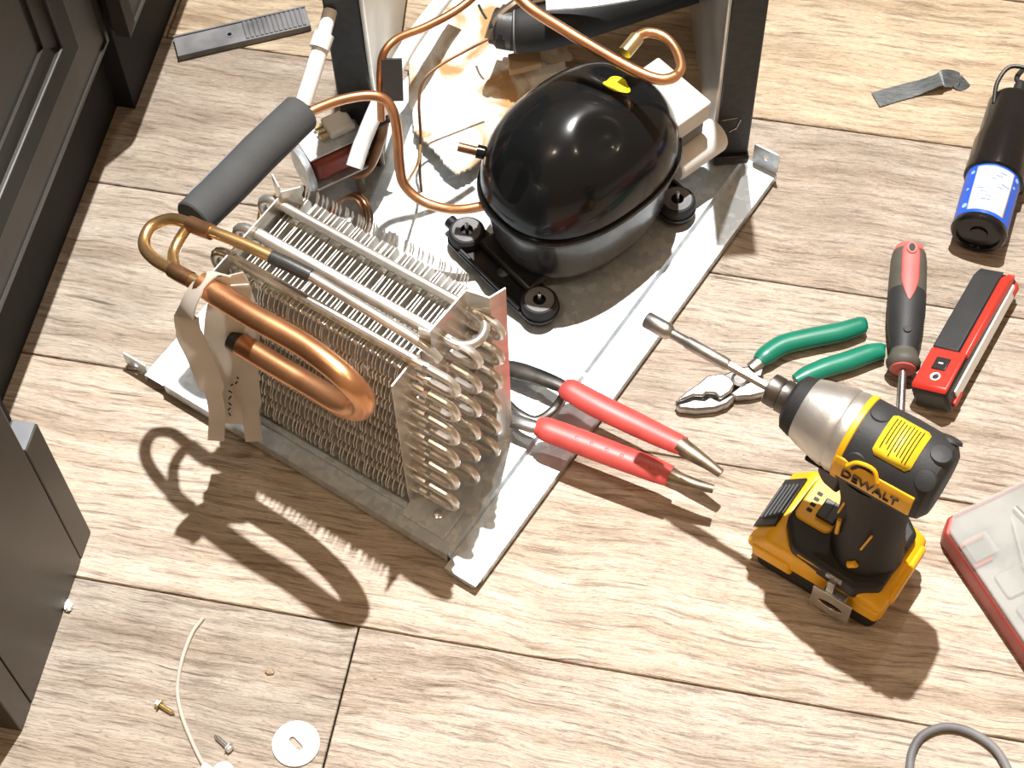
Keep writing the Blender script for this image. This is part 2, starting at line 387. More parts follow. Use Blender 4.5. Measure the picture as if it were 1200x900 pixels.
# ---- kitchen base cabinets
def cabinet(label, p_toe, c0, c1, d0, d1, near_side):
    t = thing('base_cabinet', label, 'cabinet', PN(p_toe, (c0 + c1) / 2, 0), PA, 'dark kitchen base cabinets')
    oc = (c0 + c1) / 2
    MB().box(-.5, 0, c0 - oc, c1 - oc, 0, .115).build('toe_kick', 'toe', t)
    MB().box(-.5, .004, c0 - oc, c1 - oc, .115, .80).build('body', 'toe', t)
    # framed door
    a0, a1, z0, z1, f = d0 - oc, d1 - oc, .120, .78, .0285
    door = MB().box(.006, f - .012, a0 + .003, a1 - .003, z0 + .003, z1 - .003).build('door', 'cab', t)
    def frame(y0, y1, za, zb, wd, x0, x1, x2):     # mitred frame, face at x1 (outer) to x2 (inner)
        m = MB()
        vs = []
        for (yy0, yy1, zz0, zz1) in ((y0, y1, za, zb), (y0 + wd, y1 - wd, za + wd, zb - wd)):
            vs.append([(yy0, zz0), (yy1, zz0), (yy1, zz1), (yy0, zz1)])
        A = [(x1, *q) for q in vs[0]]; B = [(x2, *q) for q in vs[1]]; D = [(x0, *q) for q in vs[0]]; E = [(x0, *q) for q in vs[1]]
        m.v = [Vector(v) for v in A + B + D + E]
        for k in range(4):
            j = (k + 1) % 4
            m.f += [(k, j, 4 + j, 4 + k), (8 + k, k, 8 + k, 8 + k)[:0] or (8 + k, 8 + j, j, k), (4 + k, 4 + j, 12 + j, 12 + k), (12 + k, 12 + j, 8 + j, 8 + k)]
        return m
    frame(a0, a1, z0, z1, .010, .012, f - .003, f).build('edge_bead', 'cab', door, smooth=0)
    frame(a0 + .010, a1 - .010, z0 + .010, z1 - .010, .050, .012, f - .002, f - .002).build('frame_rail', 'cab', door, smooth=0)
    frame(a0 + .060, a1 - .060, z0 + .060, z1 - .060, .016, .012, f + .004, f - .002).build('moulding', 'cab', door, bevel=.0015, smooth=0)
    frame(a0 + .076, a1 - .076, z0 + .076, z1 - .076, .016, .012, f - .006, f - .009).build('moulding', 'cab', door, smooth=0)
    MB().box(.012, f - .013, a0 + .09, a1 - .09, z0 + .09, z1 - .09).build('centre_panel', 'cab', door)
    return t
cabinet('dark cabinet whose toe kick is set back beside the small step', -.421, -.19, .2300, -.188, .2095, True)
cabinet('dark cabinet whose toe kick stands forward, beyond the grey ribbed bar', -.4035, .2305, .80, .2155, .79, False)

# ---- tall dark end panel standing in front of the cabinets
t = thing('cabinet_end_panel', 'dark grey box-like cabinet end panel standing on floor near the screws', 'cabinet', PN(-.309, -.284, 0), PA)
MB().box(-.06, 0, -.0625, .0605, 0, .62).build('front_panel', 'panel', t, bevel=.0012)
MB().box(-.06, 0, .0618, .0863, 0, .178).build('side_strip', 'panel', t, bevel=.0012)
MB().box(-.018, -.001, .0625, .0855, .1785, .1800).build('strip_top_lit_tone', 'ledge', t, bevel=.0005)  # bluish lit top of the strip, put into a paler colour
MB().box(-.06, 0, -.0863, -.0640, 0, .62).build('side_strip', 'panel', t, bevel=.0012)
MB().box(-.060, -.020, .0606, .0863, .178, .62).build('rear_board', 'toe', t)

# ================================================================== APPLIANCE CABINET (open shell pulled over the plate)
ap = thing('appliance_cabinet', 'black appliance cabinet with silver-lined side panels, standing behind the compressor', 'appliance', at(640, 150, .0165), math.radians(1.5))
def side_panel(corner, side, h, rot=0):
    q = mw(ap).inverted() @ corner; x, y = q.x, q.y
    x0, x1 = (x, x + .030) if side > 0 else (x - .030, x)
    T = Matrix.Translation((x, y, 0)) @ Matrix.Rotation(math.radians(rot), 4, 'Z') @ Matrix.Translation((-x, -y, 0))
    p = MB().box(x0, x1, y, y + .36, 0, h).xf(T).build('side_panel', 'post', ap, bevel=.0015)
    ix = x - .0016 if side > 0 else x
    MB().box(ix, ix + .0016, y + .0005, y + .36, .004, h - .002).xf(T).build('inner_liner', 'inner', p, label='silver inner liner')
    MB().box(ix - side * .0014 - (.0 if side > 0 else .0), ix + .0016 - side * .0014, y, y + .0045, .004, h - .002).xf(T).build('trim_strip', 'alu', p)
    MB().box(x0 + .003, x1 - .003, y + .32, y + .355, -.0165, 0).xf(T).build('rear_foot', 'blackmetal', p)
    return p, x, y
pr, xr, yr = side_panel(at(836, 190, .0165), 1, .36)
pl0, xl, yl = side_panel(at(447, 196, .0165), -1, .240, -8)
MB().box(xr - .001, xr + .031, yr - .0045, yr + .010, -.0002, .010).build('foot_bracket', 'blackmetal', pr, bevel=.002)
for (xx, zz, a, ln) in ((.010, .060, 10, .014), (.018, .052, 75, .014), (.014, .045, 40, .008)):
    a = math.radians(a)
    MB().tube([(xr + xx - ln / 2 * math.cos(a), yr - .0004, zz - ln / 2 * math.sin(a)), (xr + xx + ln / 2 * math.cos(a), yr - .0004, zz + ln / 2 * math.sin(a))], .0006, 6).build('scratch', 'steel', pr)
MB().box(xr - .135, xr - .002, yr + .165, yr + .36, .245, .36).build('unseen_shade_box', 'post', ap, bevel=.004)  # unseen box, added to shade the floor behind the compressor

# ================================================================== BASE PLATE
ZP = .016
PO = at(560, 680, ZP); PR = math.radians(-35.7)
plate = thing('base_plate', 'galvanised steel appliance base plate lying on the wood floor', 'plate', (PO.x, PO.y, 0), PR)
def W(x, y, z): return mw(plate) @ Vector((x, y, z))
prof = [(-.345, .0015), (-.345, .0105), (-.3245, .0105), (-.3225, .016), (-.0325, .016), (-.0305, .0105), (0, .0105), (0, .0015)]
inn = [(-.0012, .0015), (-.0012, .0093), (-.0313, .0093), (-.0333, .0148), (-.3217, .0148), (-.3237, .0093), (-.3438, .0093), (-.3438, .0015)]
MB().prism_xz(prof + inn, .006, .478).build('sheet', 'galv', plate, smooth=20)
MB().box(-.3220, -.033, .0050, .0062, .003, .0158).build('front_lip', 'galv', plate)
MB().box(-.030, 0, -.0035, .006, .0091, .0105).build('strip_end', 'galv', plate)
MB().prism([(-.028, -.003), (-.024, .0055), (-.0005, .0055), (-.003, -.003)], .002, .0091).build('strip_end_fold', 'galv', plate)
hole = circle(.0028, 20, -.357, .012)
tabo = [(-.357 + .0125 * max(-1, min(1, 1.6 * math.cos(2 * PI * k / 20))), .012 + .009 * max(-1, min(1, 1.6 * math.sin(2 * PI * k / 20)))) for k in range(20)]
Mt = Matrix(((1, 0, 0, 0), (0, 0, 1, .010), (0, 1, 0, -.001), (0, 0, 0, 1)))
MB().ring(tabo, hole, -.0007, .0007).xf(Mt).build('corner_tab', 'galv', plate, smooth=0)
tabo = [(-.0125 + .0125 * max(-1, min(1, 1.5 * math.cos(2 * PI * k / 20))), .029 + .013 * max(-1, min(1, 1.5 * math.sin(2 * PI * k / 20)))) for k in range(20)]
Mt = Matrix(((1, 0, 0, 0), (0, 0, 1, .4775), (0, 1, 0, -.005), (0, 0, 0, 1)))
MB().ring(tabo, circle(.0032, 20, -.0125, .030), -.0007, .0007).xf(Mt).build('corner_tab', 'galv', plate, smooth=0)
for x, y in ((-.334, .19), (-.334, .05), (-.012, .30), (-.20, .20), (-.05, .165)):
    MB().lathe([(.0045, 0), (.0042, .0008), (.002, .0014)], (x, y, .0104 if x > -.03 or x < -.325 else .0159), n=14).build('rivet', 'galv', plate)

# ================================================================== CONDENSER COIL
cond = thing('condenser_coil', 'silver finned condenser coil standing on the galvanised base plate', 'condenser', W(-.165, .075, ZP + .0008), PR)
CX0, CX1, CY0, CY1, CZT = -.245, -.084, .039, .131, .200
def cl(x, y, z): return Vector((x + .165, y - .075 - .017 * max(0, (.205 - z) / .18), z - ZP - .0008))   # coil leans back a little
rows = [.0335 + .0312 * (i // 2) + .0185 * (i % 2) for i in range(12)]; cols = [.050, .0785, .108]
# fin: scalloped outline in (y,z)
zs = []
outl = []
zz = .030; k = 0
front = []
for i, zr in enumerate(rows):
    front += [(CY0 + .0035, zr - .0072), (CY0, zr - .0035), (CY0, zr + .0035)]
front += [(CY0 + .0035, CZT)]
back = [(CY1 - (y - CY0), z) for y, z in front][::-1]
poly = [(y, z) for y, z in front + back]
th = .00045
vs = [cl(0, y, z) for y, z in poly]; n = len(poly)
fm = MB(); fm.v = [Vector((-th, v.y, v.z)) for v in vs] + [Vector((th, v.y, v.z)) for v in vs]
fm.f = [tuple(range(n)), tuple(range(2 * n - 1, n - 1, -1))] + [(i, n + i, n + (i + 1) % n, (i + 1) % n) for i in range(n)]
fin_me = fm.mesh('fin', M['fin'], 0)
NF = 40
frnd = random.Random(5)
for i in range(NF):
    o = bpy.data.objects.new('fin', fin_me); C.objects.link(o); o.parent = cond
    o.location = (CX0 + .004 + (CX1 - .004 - CX0 - .004) * i / (NF - 1) + .165 + frnd.uniform(-.0004, .0004), 0, 0)
    o.rotation_euler = (0, frnd.uniform(-.006, .006), frnd.uniform(-.03, .03))
tube_me = MB().tube([(CX0 - .003 + .165, 0, 0), (CX1 + .006 + .165, 0, 0)], .0035, 10).mesh('tube', M['alu'])
for y in cols:
    for z in rows:
        o = bpy.data.objects.new('tube', tube_me); C.objects.link(o); o.parent = cond; p = cl(0, y, z); o.location = (0, p.y, p.z)
def ubend(sign, ln, gap, r):
    pts = [(0, 0, -gap / 2), (sign * (ln - gap / 2), 0, -gap / 2)]
    for k in range(1, 8):
        a = -PI / 2 + PI * k / 8; pts.append((sign * (ln - gap / 2 + gap / 2 * math.cos(a)), 0, gap / 2 * math.sin(a)))
    pts += [(sign * (ln - gap / 2), 0, gap / 2), (0, 0, gap / 2)]
    return MB().tube(pts, r, 10, up=(0, 1, 0))
ub_r = ubend(1, .038, .0185, .0033).mesh('return_bend', M['alu']); ub_l = ubend(-1, .015, .0120, .0034).mesh('return_bend', M['alu'])
jn = MB().tube([(-.001, 0, 0), (.003, 0, 0)], .0039, 10).mesh('joint_collar', M['steel'])
for ci, y in enumerate(cols):
    for i in range(0, 12, 2):
        for me, x in ((ub_r, CX1 + .003),):
            o = bpy.data.objects.new('return_bend', me); C.objects.link(o); o.parent = cond; o.location = cl(x, y, (rows[i] + rows[i + 1]) / 2)
        for rr in (i, i + 1):
            q = bpy.data.objects.new('joint_collar', jn); C.objects.link(q); q.parent = o; q.location = (.011, 0, -.00925 if rr == i else .00925)
    for i in range(1, 11, 2):
        o = bpy.data.objects.new('return_bend', ub_l); C.objects.link(o); o.parent = cond; o.location = cl(CX0 - .001, y, (rows[i] + rows[i + 1]) / 2)
# horizontal top bends (left end) and the one on the right end
def hbend(p0, p1, sx, ln, r, name='top_bend', n=10):
    p0, p1 = Vector(p0), Vector(p1); mid = (p0 + p1) / 2; h = (p1 - p0) / 2; pts = [p0]
    for k in range(n + 1):
        a = -PI / 2 + PI * k / n; pts.append(mid + h * math.sin(a) + Vector((sx * (ln + h.length * math.cos(a)), 0, 0)))
    pts.append(p1); return MB().tube([cl(*p) for p in pts], r, 12, up=(0, 0, 1))
zt = .2075
MB().tube([cl(CX0 - .002, .108, zt), cl(CX1 + .006, .108, zt)], .0040, 12).build('top_tube', 'alu', cond)
MB().tube([cl(CX0 - .002, .0765, zt), cl(CX1 + .006, .0765, zt)], .0040, 12).build('top_tube', 'alu', cond)
hbend((CX1 + .004, .0765, zt), (CX1 + .004, .108, zt), 1, .014, .0038).build('top_bend', 'alu', cond)
for y, s in ((.108, .018), (.0765, .018), (.050, .018)):
    pts = [cl(CX0 + .002, y, zt)]
    for k in range(9):
        a = PI / 2 - PI * k / 8; pts.append(cl(CX0 - .008 - .009 * math.cos(a), y - .004 * (k / 8), zt - .0085 + .0085 * math.sin(a)))
    pts.append(cl(CX0, y - .004, zt - .017))
    MB().tube(pts, .0042, 12, up=(0, 1, 0)).build('top_bend', 'alu', cond)
MB().tube([cl(CX0 - .002, .050, .2045), cl(CX1 + .006, .050, .2045)], .0033, 12).build('top_tube', 'brass', cond, label='yellowed top tube')
MB().tube(catmull([at(360, 321, .226), at(400, 345, .224), at(440, 369, .222), at(478, 392, .219), at(500, 408, .214), at(515, 422, .206)], 6), .0040, 12).build('inlet_tube', 'alu', cond, world=True)
# end plates
def vplate(poly, z0, z1, name, m='alu', par=cond):   # thin vertical folded sheet, poly = centre line in x,y (plate coords)
    P = [Vector((x, y, 0)) for x, y in poly]; a = []; b = []; tt = .0006
    for i, p in enumerate(P):
        d = (P[min(i + 1, len(P) - 1)] - P[max(i - 1, 0)]).normalized(); nn = Vector((-d.y, d.x, 0)); a.append(p + nn * tt); b.append(p - nn * tt)
    ring = [(v.x + .165, v.y - .075) for v in a + b[::-1]]
    return MB().prism(ring, z0 - ZP - .0008, z1 - ZP - .0008).build(name, m, par, smooth=0)
vplate([(CX1, .026), (CX1, .120)], .0168, .201, 'end_plate')
vplate([(CX1 + .001, .062), (CX1 + .009, .064), (CX1 + .011, .107), (CX1 + .029, .111), (CX1 + .034, .124)], .0168, .232, 'folded_bracket')
vplate([(CX0, .028), (CX0, .110)], .0168, .218, 'end_plate')
vplate([(CX0, .110), (CX0 - .012, .117)], .19, .228, 'end_flange')
vplate([(CX0, .110), (CX0 + .010, .122)], .16, .222, 'end_flange')
MB().box(CX1 + .165, CX1 + .042 + .165, .014 - .075, .045 - .075, 0, .0012).build('mounting_foot', 'galv', cond)
s = MB().lathe([(.0048, 0), (.0046, .0022), (.0030, .0030), (.0002, .0031)], cl(CX1 + .026, .047, ZP + .002), n=16).build('foot_screw', 'steel', cond)
MB().box(CX0 + .165, CX1 + .165, .0200 - .075, .0235 - .075, 0, .006).build('bottom_channel', 'galv', cond)
MB().box(CX0 + .165, CX1 + .165, .114 - .075, .116 - .075, 0, .006).build('bottom_channel', 'galv', cond)

# ================================================================== COMPRESSOR
comp = thing('compressor', 'glossy black domed compressor bolted to the galvanised base plate', 'compressor', W(-.1195, .3245, ZP + .0004), PR + math.radians(-16))
SA, SB, SN, SY = .089, .0665, 2.35, .008
def supel(s, z, a=SA, b=SB, n=72):
    out = []
    for k in range(n):
        t = 2 * PI * k / n; c_, s_ = math.cos(t), math.sin(t)
        out.append(Vector((b * s * math.copysign(abs(c_) ** (2 / SN), c_), SY + a * s * math.copysign(abs(s_) ** (2 / SN), s_), z)))
    return out
def rings(levels, n=72, cap=True):
    m = MB(); vs = []
    for z, s in levels: vs += supel(s, z, n=n)
    fs = [(i * n + k, i * n + (k + 1) % n, (i + 1) * n + (k + 1) % n, (i + 1) * n + k) for i in range(len(levels) - 1) for k in range(n)]
    if cap: fs += [tuple(range(n - 1, -1, -1)), tuple((len(levels) - 1) * n + k for k in range(n))]
    return m.add(vs, fs)
Z1, ZTOP = .084, .168       # heights above the plate
rings([(.008, .50), (.009, .70), (.012, .80), (.020, .87), (.032, .91), (.05, .935), (.07, .955), (.080, .965), (.084, .97)]).build('lower_shell', 'shell2', comp)
rings([(.080, .99), (.0805, 1.02), (.082, 1.032), (.085, 1.034), (.0875, 1.025), (.088, 1.0)]).build('seam_rim', 'shell', comp)
EX = 2.25
def dome_s(h): return max(0.0, 1 - h ** EX) ** (1 / EX)
lev = []
for i in range(56):
    a = (i / 55) * PI / 2 * .985; h = math.sin(a); lev.append((.0875 + (ZTOP - .0875) * h, dome_s(h) * .995))
def dome0(x, y):
    q = (abs(x / (SB * .995)) ** SN + abs((y - SY) / (SA * .995)) ** SN) ** (1 / SN)
    return .0875 + (ZTOP - .0875) * max(0, 1 - q ** EX) ** (1 / EX)
inv = mw(comp).inverted()
def dome_spot(px, py):
    best = None
    for z in [.10 + .0005 * i for i in range(200)]:
        q = inv @ at(px, py, z); e = abs(dome0(q.x, q.y) - q.z)
        if best is None or e < best[0] or e < .0012: best = (e, q)
    return best[1]
d1, d2, d3 = dome_spot(708, 160), dome_spot(601, 212), dome_spot(705, 84)
def dent(v):
    r1 = math.hypot(v.x - d1.x, v.y - d1.y); r2 = math.hypot(v.x - d2.x, v.y - d2.y); r3 = math.hypot(v.x - d3.x, (v.y - d3.y) * 1.6)
    return .0100 * math.exp(-(r1 / .0125) ** 2) - .0034 * math.exp(-(r1 / .0046) ** 2) + .0085 * math.exp(-(r2 / .0105) ** 2) + .0060 * math.exp(-(r3 / .016) ** 2)
dm = rings(lev)
for v in dm.v:
    if v.z > .1: v.z -= dent(v)
dm.build('upper_shell', 'shell', comp)
def dome_z(x, y): return dome0(x, y) - dent(Vector((x, y, 0)))
# yellow sticker on the dome
q0 = dome_spot(723, 97); m = MB(); n = 28; vs = []
for rr in (0.0, .35, .7, 1.0):
    for k in range(n):
        a = 2 * PI * k / n; wob = 1 + .10 * math.sin(3 * a + 1) + .05 * math.sin(5 * a)
        x = q0.x + .0115 * rr * wob * math.cos(a); y = q0.y + .0095 * rr * wob * math.sin(a); vs.append((x, y, dome_z(x, y) + .0013))
m.add(vs, [(i * n + k, i * n + (k + 1) % n, (i + 1) * n + (k + 1) % n, (i + 1) * n + k) for i in range(3) for k in range(n)])
so = m.build('sticker', 'sticker', comp, label='round yellow sticker'); sm = so.modifiers.new('thick', 'SOLIDIFY'); sm.thickness = .0005
# mounting rails with grommets
for sy in (-1, 1):
    yc = sy * .0795; hx = .048
    out = []
    for k in range(36):
        a = 2 * PI * k / 36; c_, s_ = math.cos(a), math.sin(a)
        out.append((math.copysign(hx, c_) * (1 if abs(c_) > .25 else abs(c_) / .25) + .017 * c_, yc + .0175 * s_))
    rail = MB().ring(out, circle(.0058, 36, 0, yc), .0085, .0115).build('mounting_rail', 'blackmetal', comp, bevel=.0006)
    MB().box(-.040, .040, yc + sy * .013, yc + sy * .0165, .0085, .016).build('rail_flange', 'blackmetal', rail, bevel=.001)
    MB().prism([(-.036, yc), (.036, yc), (.030, yc - sy * .03), (-.030, yc - sy * .03)], .0115, .020).build('rail_web', 'blackmetal', rail, bevel=.003)
    for sx in (-1, 1):
        x = sx * hx
        g = MB().lathe([(.012, 0), (.0145, .002), (.0145, .010), (.016, .012), (.0160, .019), (.0140, .0215), (.006, .0215), (.006, .016)], (x, yc, 0), n=28).build('grommet', 'rubber', comp)
        MB().ring(circle(.0125, 24, x, yc), circle(.0056, 24, x, yc), .0214, .0222).build('washer', 'grey_rubber', g)
        MB().tube([(x + .001, yc, .014), (x, yc, .026), (x - .0008, yc + .001, .0295)], .0017, 8).build('pin', 'steel', g)
MB().tube([(-.062, -.0795, .010), (-.072, -.0795, .010)], .006, 12).build('rail_nub', 'blackmetal', comp)
# stubs
st = inv @ at(562, 178, .125); en = inv @ at(537, 172, .127)
MB().tube([st + (st - en) * .45, st, en], .0040, 14).build('process_stub', 'copper_dark', comp)
MB().tube([st + (st - en) * .45, st + (en - st) * .12], .0060, 14).build('stub_collar', 'shell', comp)
# electrics at the far end
MB().box(-.030, .036, .074, .124, .084, .107).build('terminal_box', 'cream', comp, bevel=.002)
MB().box(.004, .033, .088, .120, .066, .084).build('terminal_box_base', 'grey_rubber', comp, bevel=.001)
MB().lathe([(.0145, 0), (.016, .002), (.016, .050), (.0145, .053), (.0005, .053)], (.031, .086, .048), (0.02, 1, 0), 28).build('capacitor', 'white', comp)

# ================================================================== PIPEWORK
def P3(l): return [at(*p) for p in l]
def pipe(name, label, cat, pts, r, m, n=8, sides=12, group=None, zbase=None):
    path = catmull(P3(pts), n); base = min(path, key=lambda v: v.z)
    o = MB().tube(path, r, sides).build(name, m, origin=base); return tag(o, label, cat, group)

# copper drier loop in front of the condenser
loop = thing('copper_drier_loop', 'thick bent copper drier loop hanging in front of the condenser fins', 'copper pipe', at(300, 430, .17))
MB().tube(catmull(P3([(236, 332, .229), (262, 350, .230), (300, 373, .231), (350, 401, .231), (385, 426, .230), (410, 448, .225), (425, 467, .208), (421, 479, .186), (400, 474, .169), (362, 451, .161), (318, 425, .160), (282, 403, .160)]), 8), .0091, 20).build('drier_tube', 'copper', loop, world=True)
MB().tube(P3([(286, 406, .160), (272, 397, .160)]), .0086, 18).build('end_cap', 'blacktape', loop, world=True)
pt = catmull(P3([(245, 338, .226), (222, 326, .224), (205, 318, .221), (181, 304, .213), (169, 287, .208), (177, 266, .208), (200, 257, .213), (222, 262, .220), (250, 272, .226), (285, 286, .228), (320, 302, .228)]), 8)
MB().tube(pt, .0048, 14).build('thin_tube', 'copper_bright', loop, world=True)
MB().tube(catmull(P3([(222, 264, .219), (210, 282, .214), (203, 300, .214), (207, 320, .221)]), 6), .0044, 12).build('branch_tube', 'copper_bright', loop, world=True)
MB().tube(catmull(P3([(222, 262, .220), (236, 268, .223), (248, 272, .226)]), 4), .0062, 14).build('braze_joint', 'copper_dark', loop, world=True)
MB().tube(catmull(P3([(202, 316, .220), (212, 322, .2225), (224, 328, .224)]), 4), .0062, 14).build('braze_joint', 'copper_dark', loop, world=True)
MB().tube(P3([(318, 301, .228), (340, 311, .228), (364, 323, .226)]), .0055, 14).build('black_sleeve', 'blacktape', loop, world=True)

# white tape tag hung over the drier
tg = thing('tape_tag', 'white tape strips wrapped over the thick copper loop, ends hanging down', 'tape', at(265, 515, .03))
cx = Vector((1, 0, 0)); al = W(1, 0, 0) - W(0, 0, 0)
MB().ribbon(catmull(P3([(268, 324, .234), (250, 321, .2385), (231, 338, .234), (219, 366, .218), (222, 392, .192), (234, 418, .162), (246, 448, .128), (254, 480, .09), (253, 516, .05)]), 5), [Vector((.6, -.5, .5))] * 16 + [Vector((1, 0, 0))] * 25, [.014] * 10 + [.018] * 10 + [.020] * 12 + [.013] * 9, .0012).build('tape_strip', 'tag', tg, world=True)
MB().ribbon(catmull(P3([(262, 324, .238), (270, 342, .222), (264, 375, .184), (262, 410, .145), (266, 450, .095), (266, 496, .058)]), 5), (1, 0, 0), [.030] * 16 + [.024] * 10, .001).build('tape_strip', 'tag', tg, world=True)
MB().ribbon(catmull(P3([(272, 334, .232), (282, 362, .196), (285, 400, .150), (288, 440, .108), (293, 480, .065), (298, 517, .040)]), 5), (1, 0, 0), [.024] * 10 + [.020] * 10 + [.014] * 6, .001).build('tape_strip', 'tag', tg, world=True)
for k, (x, y, dx, dy) in enumerate(((270, 452, 3, -2), (268, 458, 4, 2), (271, 464, -3, 4), (268, 472, 3, 3), (270, 478, -3, 3), (268, 484, 2, 3), (277, 440, 2, 4), (278, 447, -2, 3))):
    zz = .095 - (y - 450) * .0008 + .004
    MB().tube(P3([(x, y, zz), (x + dx, y + dy, zz)]), .0006, 5).build('ink_mark', 'ink', tg, world=True)
MB().ribbon(P3([(255, 475, .084), (255, 481, .078), (256, 487, .073)]), al, .009, .0016).build('orange_smudge', 'orange', tg, world=True)

# grey foam sleeve and white tube coming out of it
fs = thing('foam_sleeve', 'grey foam insulation sleeve on the suction line above the floor', 'insulation', at(290, 195, .155))
A, B = at(226, 257, .188), at(353, 132, .178)
d = (B - A)
MB().tube([A, A + d * .01, A + d * .3 + Vector((.0006, 0, 0)), A + d * .6 - Vector((.0008, 0, 0)), A + d * .99, B], [.0150, .0162, .0164, .0166, .0164, .0155], 28).build('sleeve', 'foam', fs, world=True)
sd = d.cross(Vector((0, 0, 1))).normalized()
slit = [A + d * (.10 + .85 * k / 16) - sd * (.0152) + Vector((0, 0, .0062 + .0006 * math.sin(k * 2.1))) for k in range(17)]
MB().tube(slit, .0012, 6).build('slit', 'ledge', fs, world=True)
wt = thing('white_tube', 'white plastic tube with a wider collar sticking out of the grey foam sleeve', 'tube', at(357, 118, .185))
MB().tube(P3([(355, 122, .183), (366, 88, .195), (377, 52, .207)]), .0068, 18).build('lower_tube', 'white', wt, world=True)
MB().tube(P3([(374, 57, .2065), (380, 40, .2115)]), .0084, 18).build('collar', 'white', wt, world=True)
MB().tube(P3([(379, 43, .211), (387, 12, .219)]), .0058, 18).build('tip', 'white', wt, world=True)

# suction line from the sleeve down to the compressor
pipe('suction_pipe', 'copper suction pipe arching from grey foam sleeve down to the black compressor', 'copper pipe',
     [(345, 140, .178), (370, 128, .178), (400, 117, .180), (430, 112, .180), (450, 116, .176), (461, 132, .166), (466, 160, .145), (468, 190, .120), (473, 215, .100), (492, 234, .09), (520, 244, .088), (545, 245, .090), (572, 240, .092)], .0043, 'copper', 8)
pipe('riser_pipe', 'thin copper pipe rising past the black tape wrap over the stained towel', 'copper pipe',
     [(447, 140, .14), (446, 112, .165), (446, 85, .185), (450, 62, .20), (466, 45, .205), (500, 31, .21), (535, 12, .215), (565, -12, .22)], .0034, 'copper', 8)
tw = MB().ribbon(P3([(459, 69, .197), (460, 92, .183), (461, 118, .168)]), (1, 0, 0), .0165, .004).build('tape_wrap', 'blacktape', origin=at(461, 118, .168)); tag(tw, 'flat black tape wrapped on the thin copper riser pipe', 'tape')
pipe('capillary_tube', 'hair-thin copper capillary running over the towel to the black hose end', 'copper pipe',
     [(494, 225, .03), (492, 200, .05), (493, 160, .075), (491, 120, .10), (496, 95, .11), (515, 77, .115), (545, 60, .12), (572, 46, .125)], .0013, 'copper_dark', 8, 8)
pipe('capillary_tube', 'hair-thin copper capillary ending low beside the suction pipe bend', 'copper pipe',
     [(474, 218, .095), (482, 206, .08), (490, 190, .07), (492, 170, .072)], .0013, 'copper_bright', 8, 8)
pl_ = thing('process_pipe', 'copper pipe bent into a hairpin above the compressor, brass ferrule at its end', 'copper pipe', at(770, 90, .19))
MB().tube(catmull(P3([(590, -22, .235), (620, 8, .23), (660, 34, .222), (705, 61, .215), (745, 83, .21), (772, 93, .208), (790, 90, .207), (798, 78, .207), (792, 58, .207), (778, 43, .208), (760, 38, .209), (747, 43, .21), (740, 52, .21)]), 8), [.0046] * 50 + [.0040] * 47, 14).build('bent_tube', 'copper', pl_, world=True)
MB().tube(P3([(747, 44, .21), (732, 62, .208)]), .0058, 14).build('ferrule', 'brass', pl_, world=True)

# small coil of capillary wires behind the condenser
co = thing('capillary_coil', 'small loose coil of dark copper wires standing behind the condenser fins', 'copper wire', at(412, 262, ZP + .001))
for k, (ox, oz) in enumerate(((0, 0), (4, .004), (8, .001), (-3, .003))):
    MB().tube(catmull(P3([(385 + ox * .3, 250, .022), (396 + ox, 236 - ox * .4, .04 + oz), (410 + ox, 230 - ox * .5, .055 + oz), (423 + ox, 237, .06 + oz), (428 + ox, 255, .05 + oz), (424 + ox, 272, .035 + oz), (414 + ox * .6, 285, .020)]), 6), .0013, 8).build('wire', 'copper_dark', co, world=True)
MB().tube(P3([(383, 258, .0215), (392, 243, .030)]), .0042, 10).build('binding', 'copper', co, world=True)
MB().tube(P3([(414, 286, .021), (424, 272, .038)]), .0040, 10).build('binding', 'copper_dark', co, world=True)

pipe('drain_pipe', 'tarnished copper pipe lying along the left edge of the base plate', 'copper pipe',
     [(352, 232, .022), (362, 218, .024), (376, 203, .027), (392, 186, .034), (408, 168, .04)], .0040, 'copper_dark', 6)
pipe('trap_pipe', 'tarnished copper pipe bent in a U beside the red motor', 'copper pipe',
     [(402, 186, .05), (406, 196, .045), (416, 204, .042), (428, 200, .045), (438, 184, .055), (446, 160, .075), (449, 142, .09)], .0050, 'copper_dark', 6)
pipe('stub_pipe', 'short curled brass-coloured pipe beside the condenser left flange', 'copper pipe',
     [(305, 262, .05), (308, 246, .055), (316, 236, .058), (326, 230, .055)], .0036, 'copper_bright', 6)
pipe('drain_hose', 'white plastic drain hose running from the motor up past the silver liner', 'hose',
     [(415, 196, .088), (425, 166, .100), (442, 126, .115), (460, 88, .11), (480, 52, .095), (506, 16, .085), (535, -20, .08)], .0072, 'white', 8, 16)

# ================================================================== FAN MOTOR (red winding)
mo = thing('fan_motor', 'small motor with dark red winding, metal cover and white connector', 'motor', at(392, 205, 0.0), math.radians(28))
mz = .07
def ml(px, py, z): return mw(mo).inverted() @ at(px, py, z)
c0 = ml(396, 172, .075)
bx, by = c0.x, c0.y
MB().box(bx - .028, bx + .022, by - .013, by + .014, .056, .080).build('winding', 'redcoil', mo, bevel=.005, seg=3)
MB().box(bx - .030, bx + .024, by - .008, by + .024, .0815, .0832).build('cover_plate', 'galv', mo, bevel=.0008)
MB().box(bx - .030, bx + .024, by - .016, by + .018, .050, .0522).build('bottom_plate', 'galv', mo, bevel=.0008)
MB().box(bx - .004, bx + .020, by + .002, by + .023, .0833, .092).build('connector', 'white', mo, bevel=.002)
for k in range(3):
    MB().box(bx - .012, bx - .004, by + .005 + .006 * k, by + .008 + .006 * k, .086, .089).build('terminal', 'brass', mo)
MB().lathe([(.010, 0), (.019, .001), (.0205, .004), (.0195, .007), (.006, .008)], (bx - .030, by, .066), (-1, 0, 0), 28).build('end_disc', 'galv', mo)
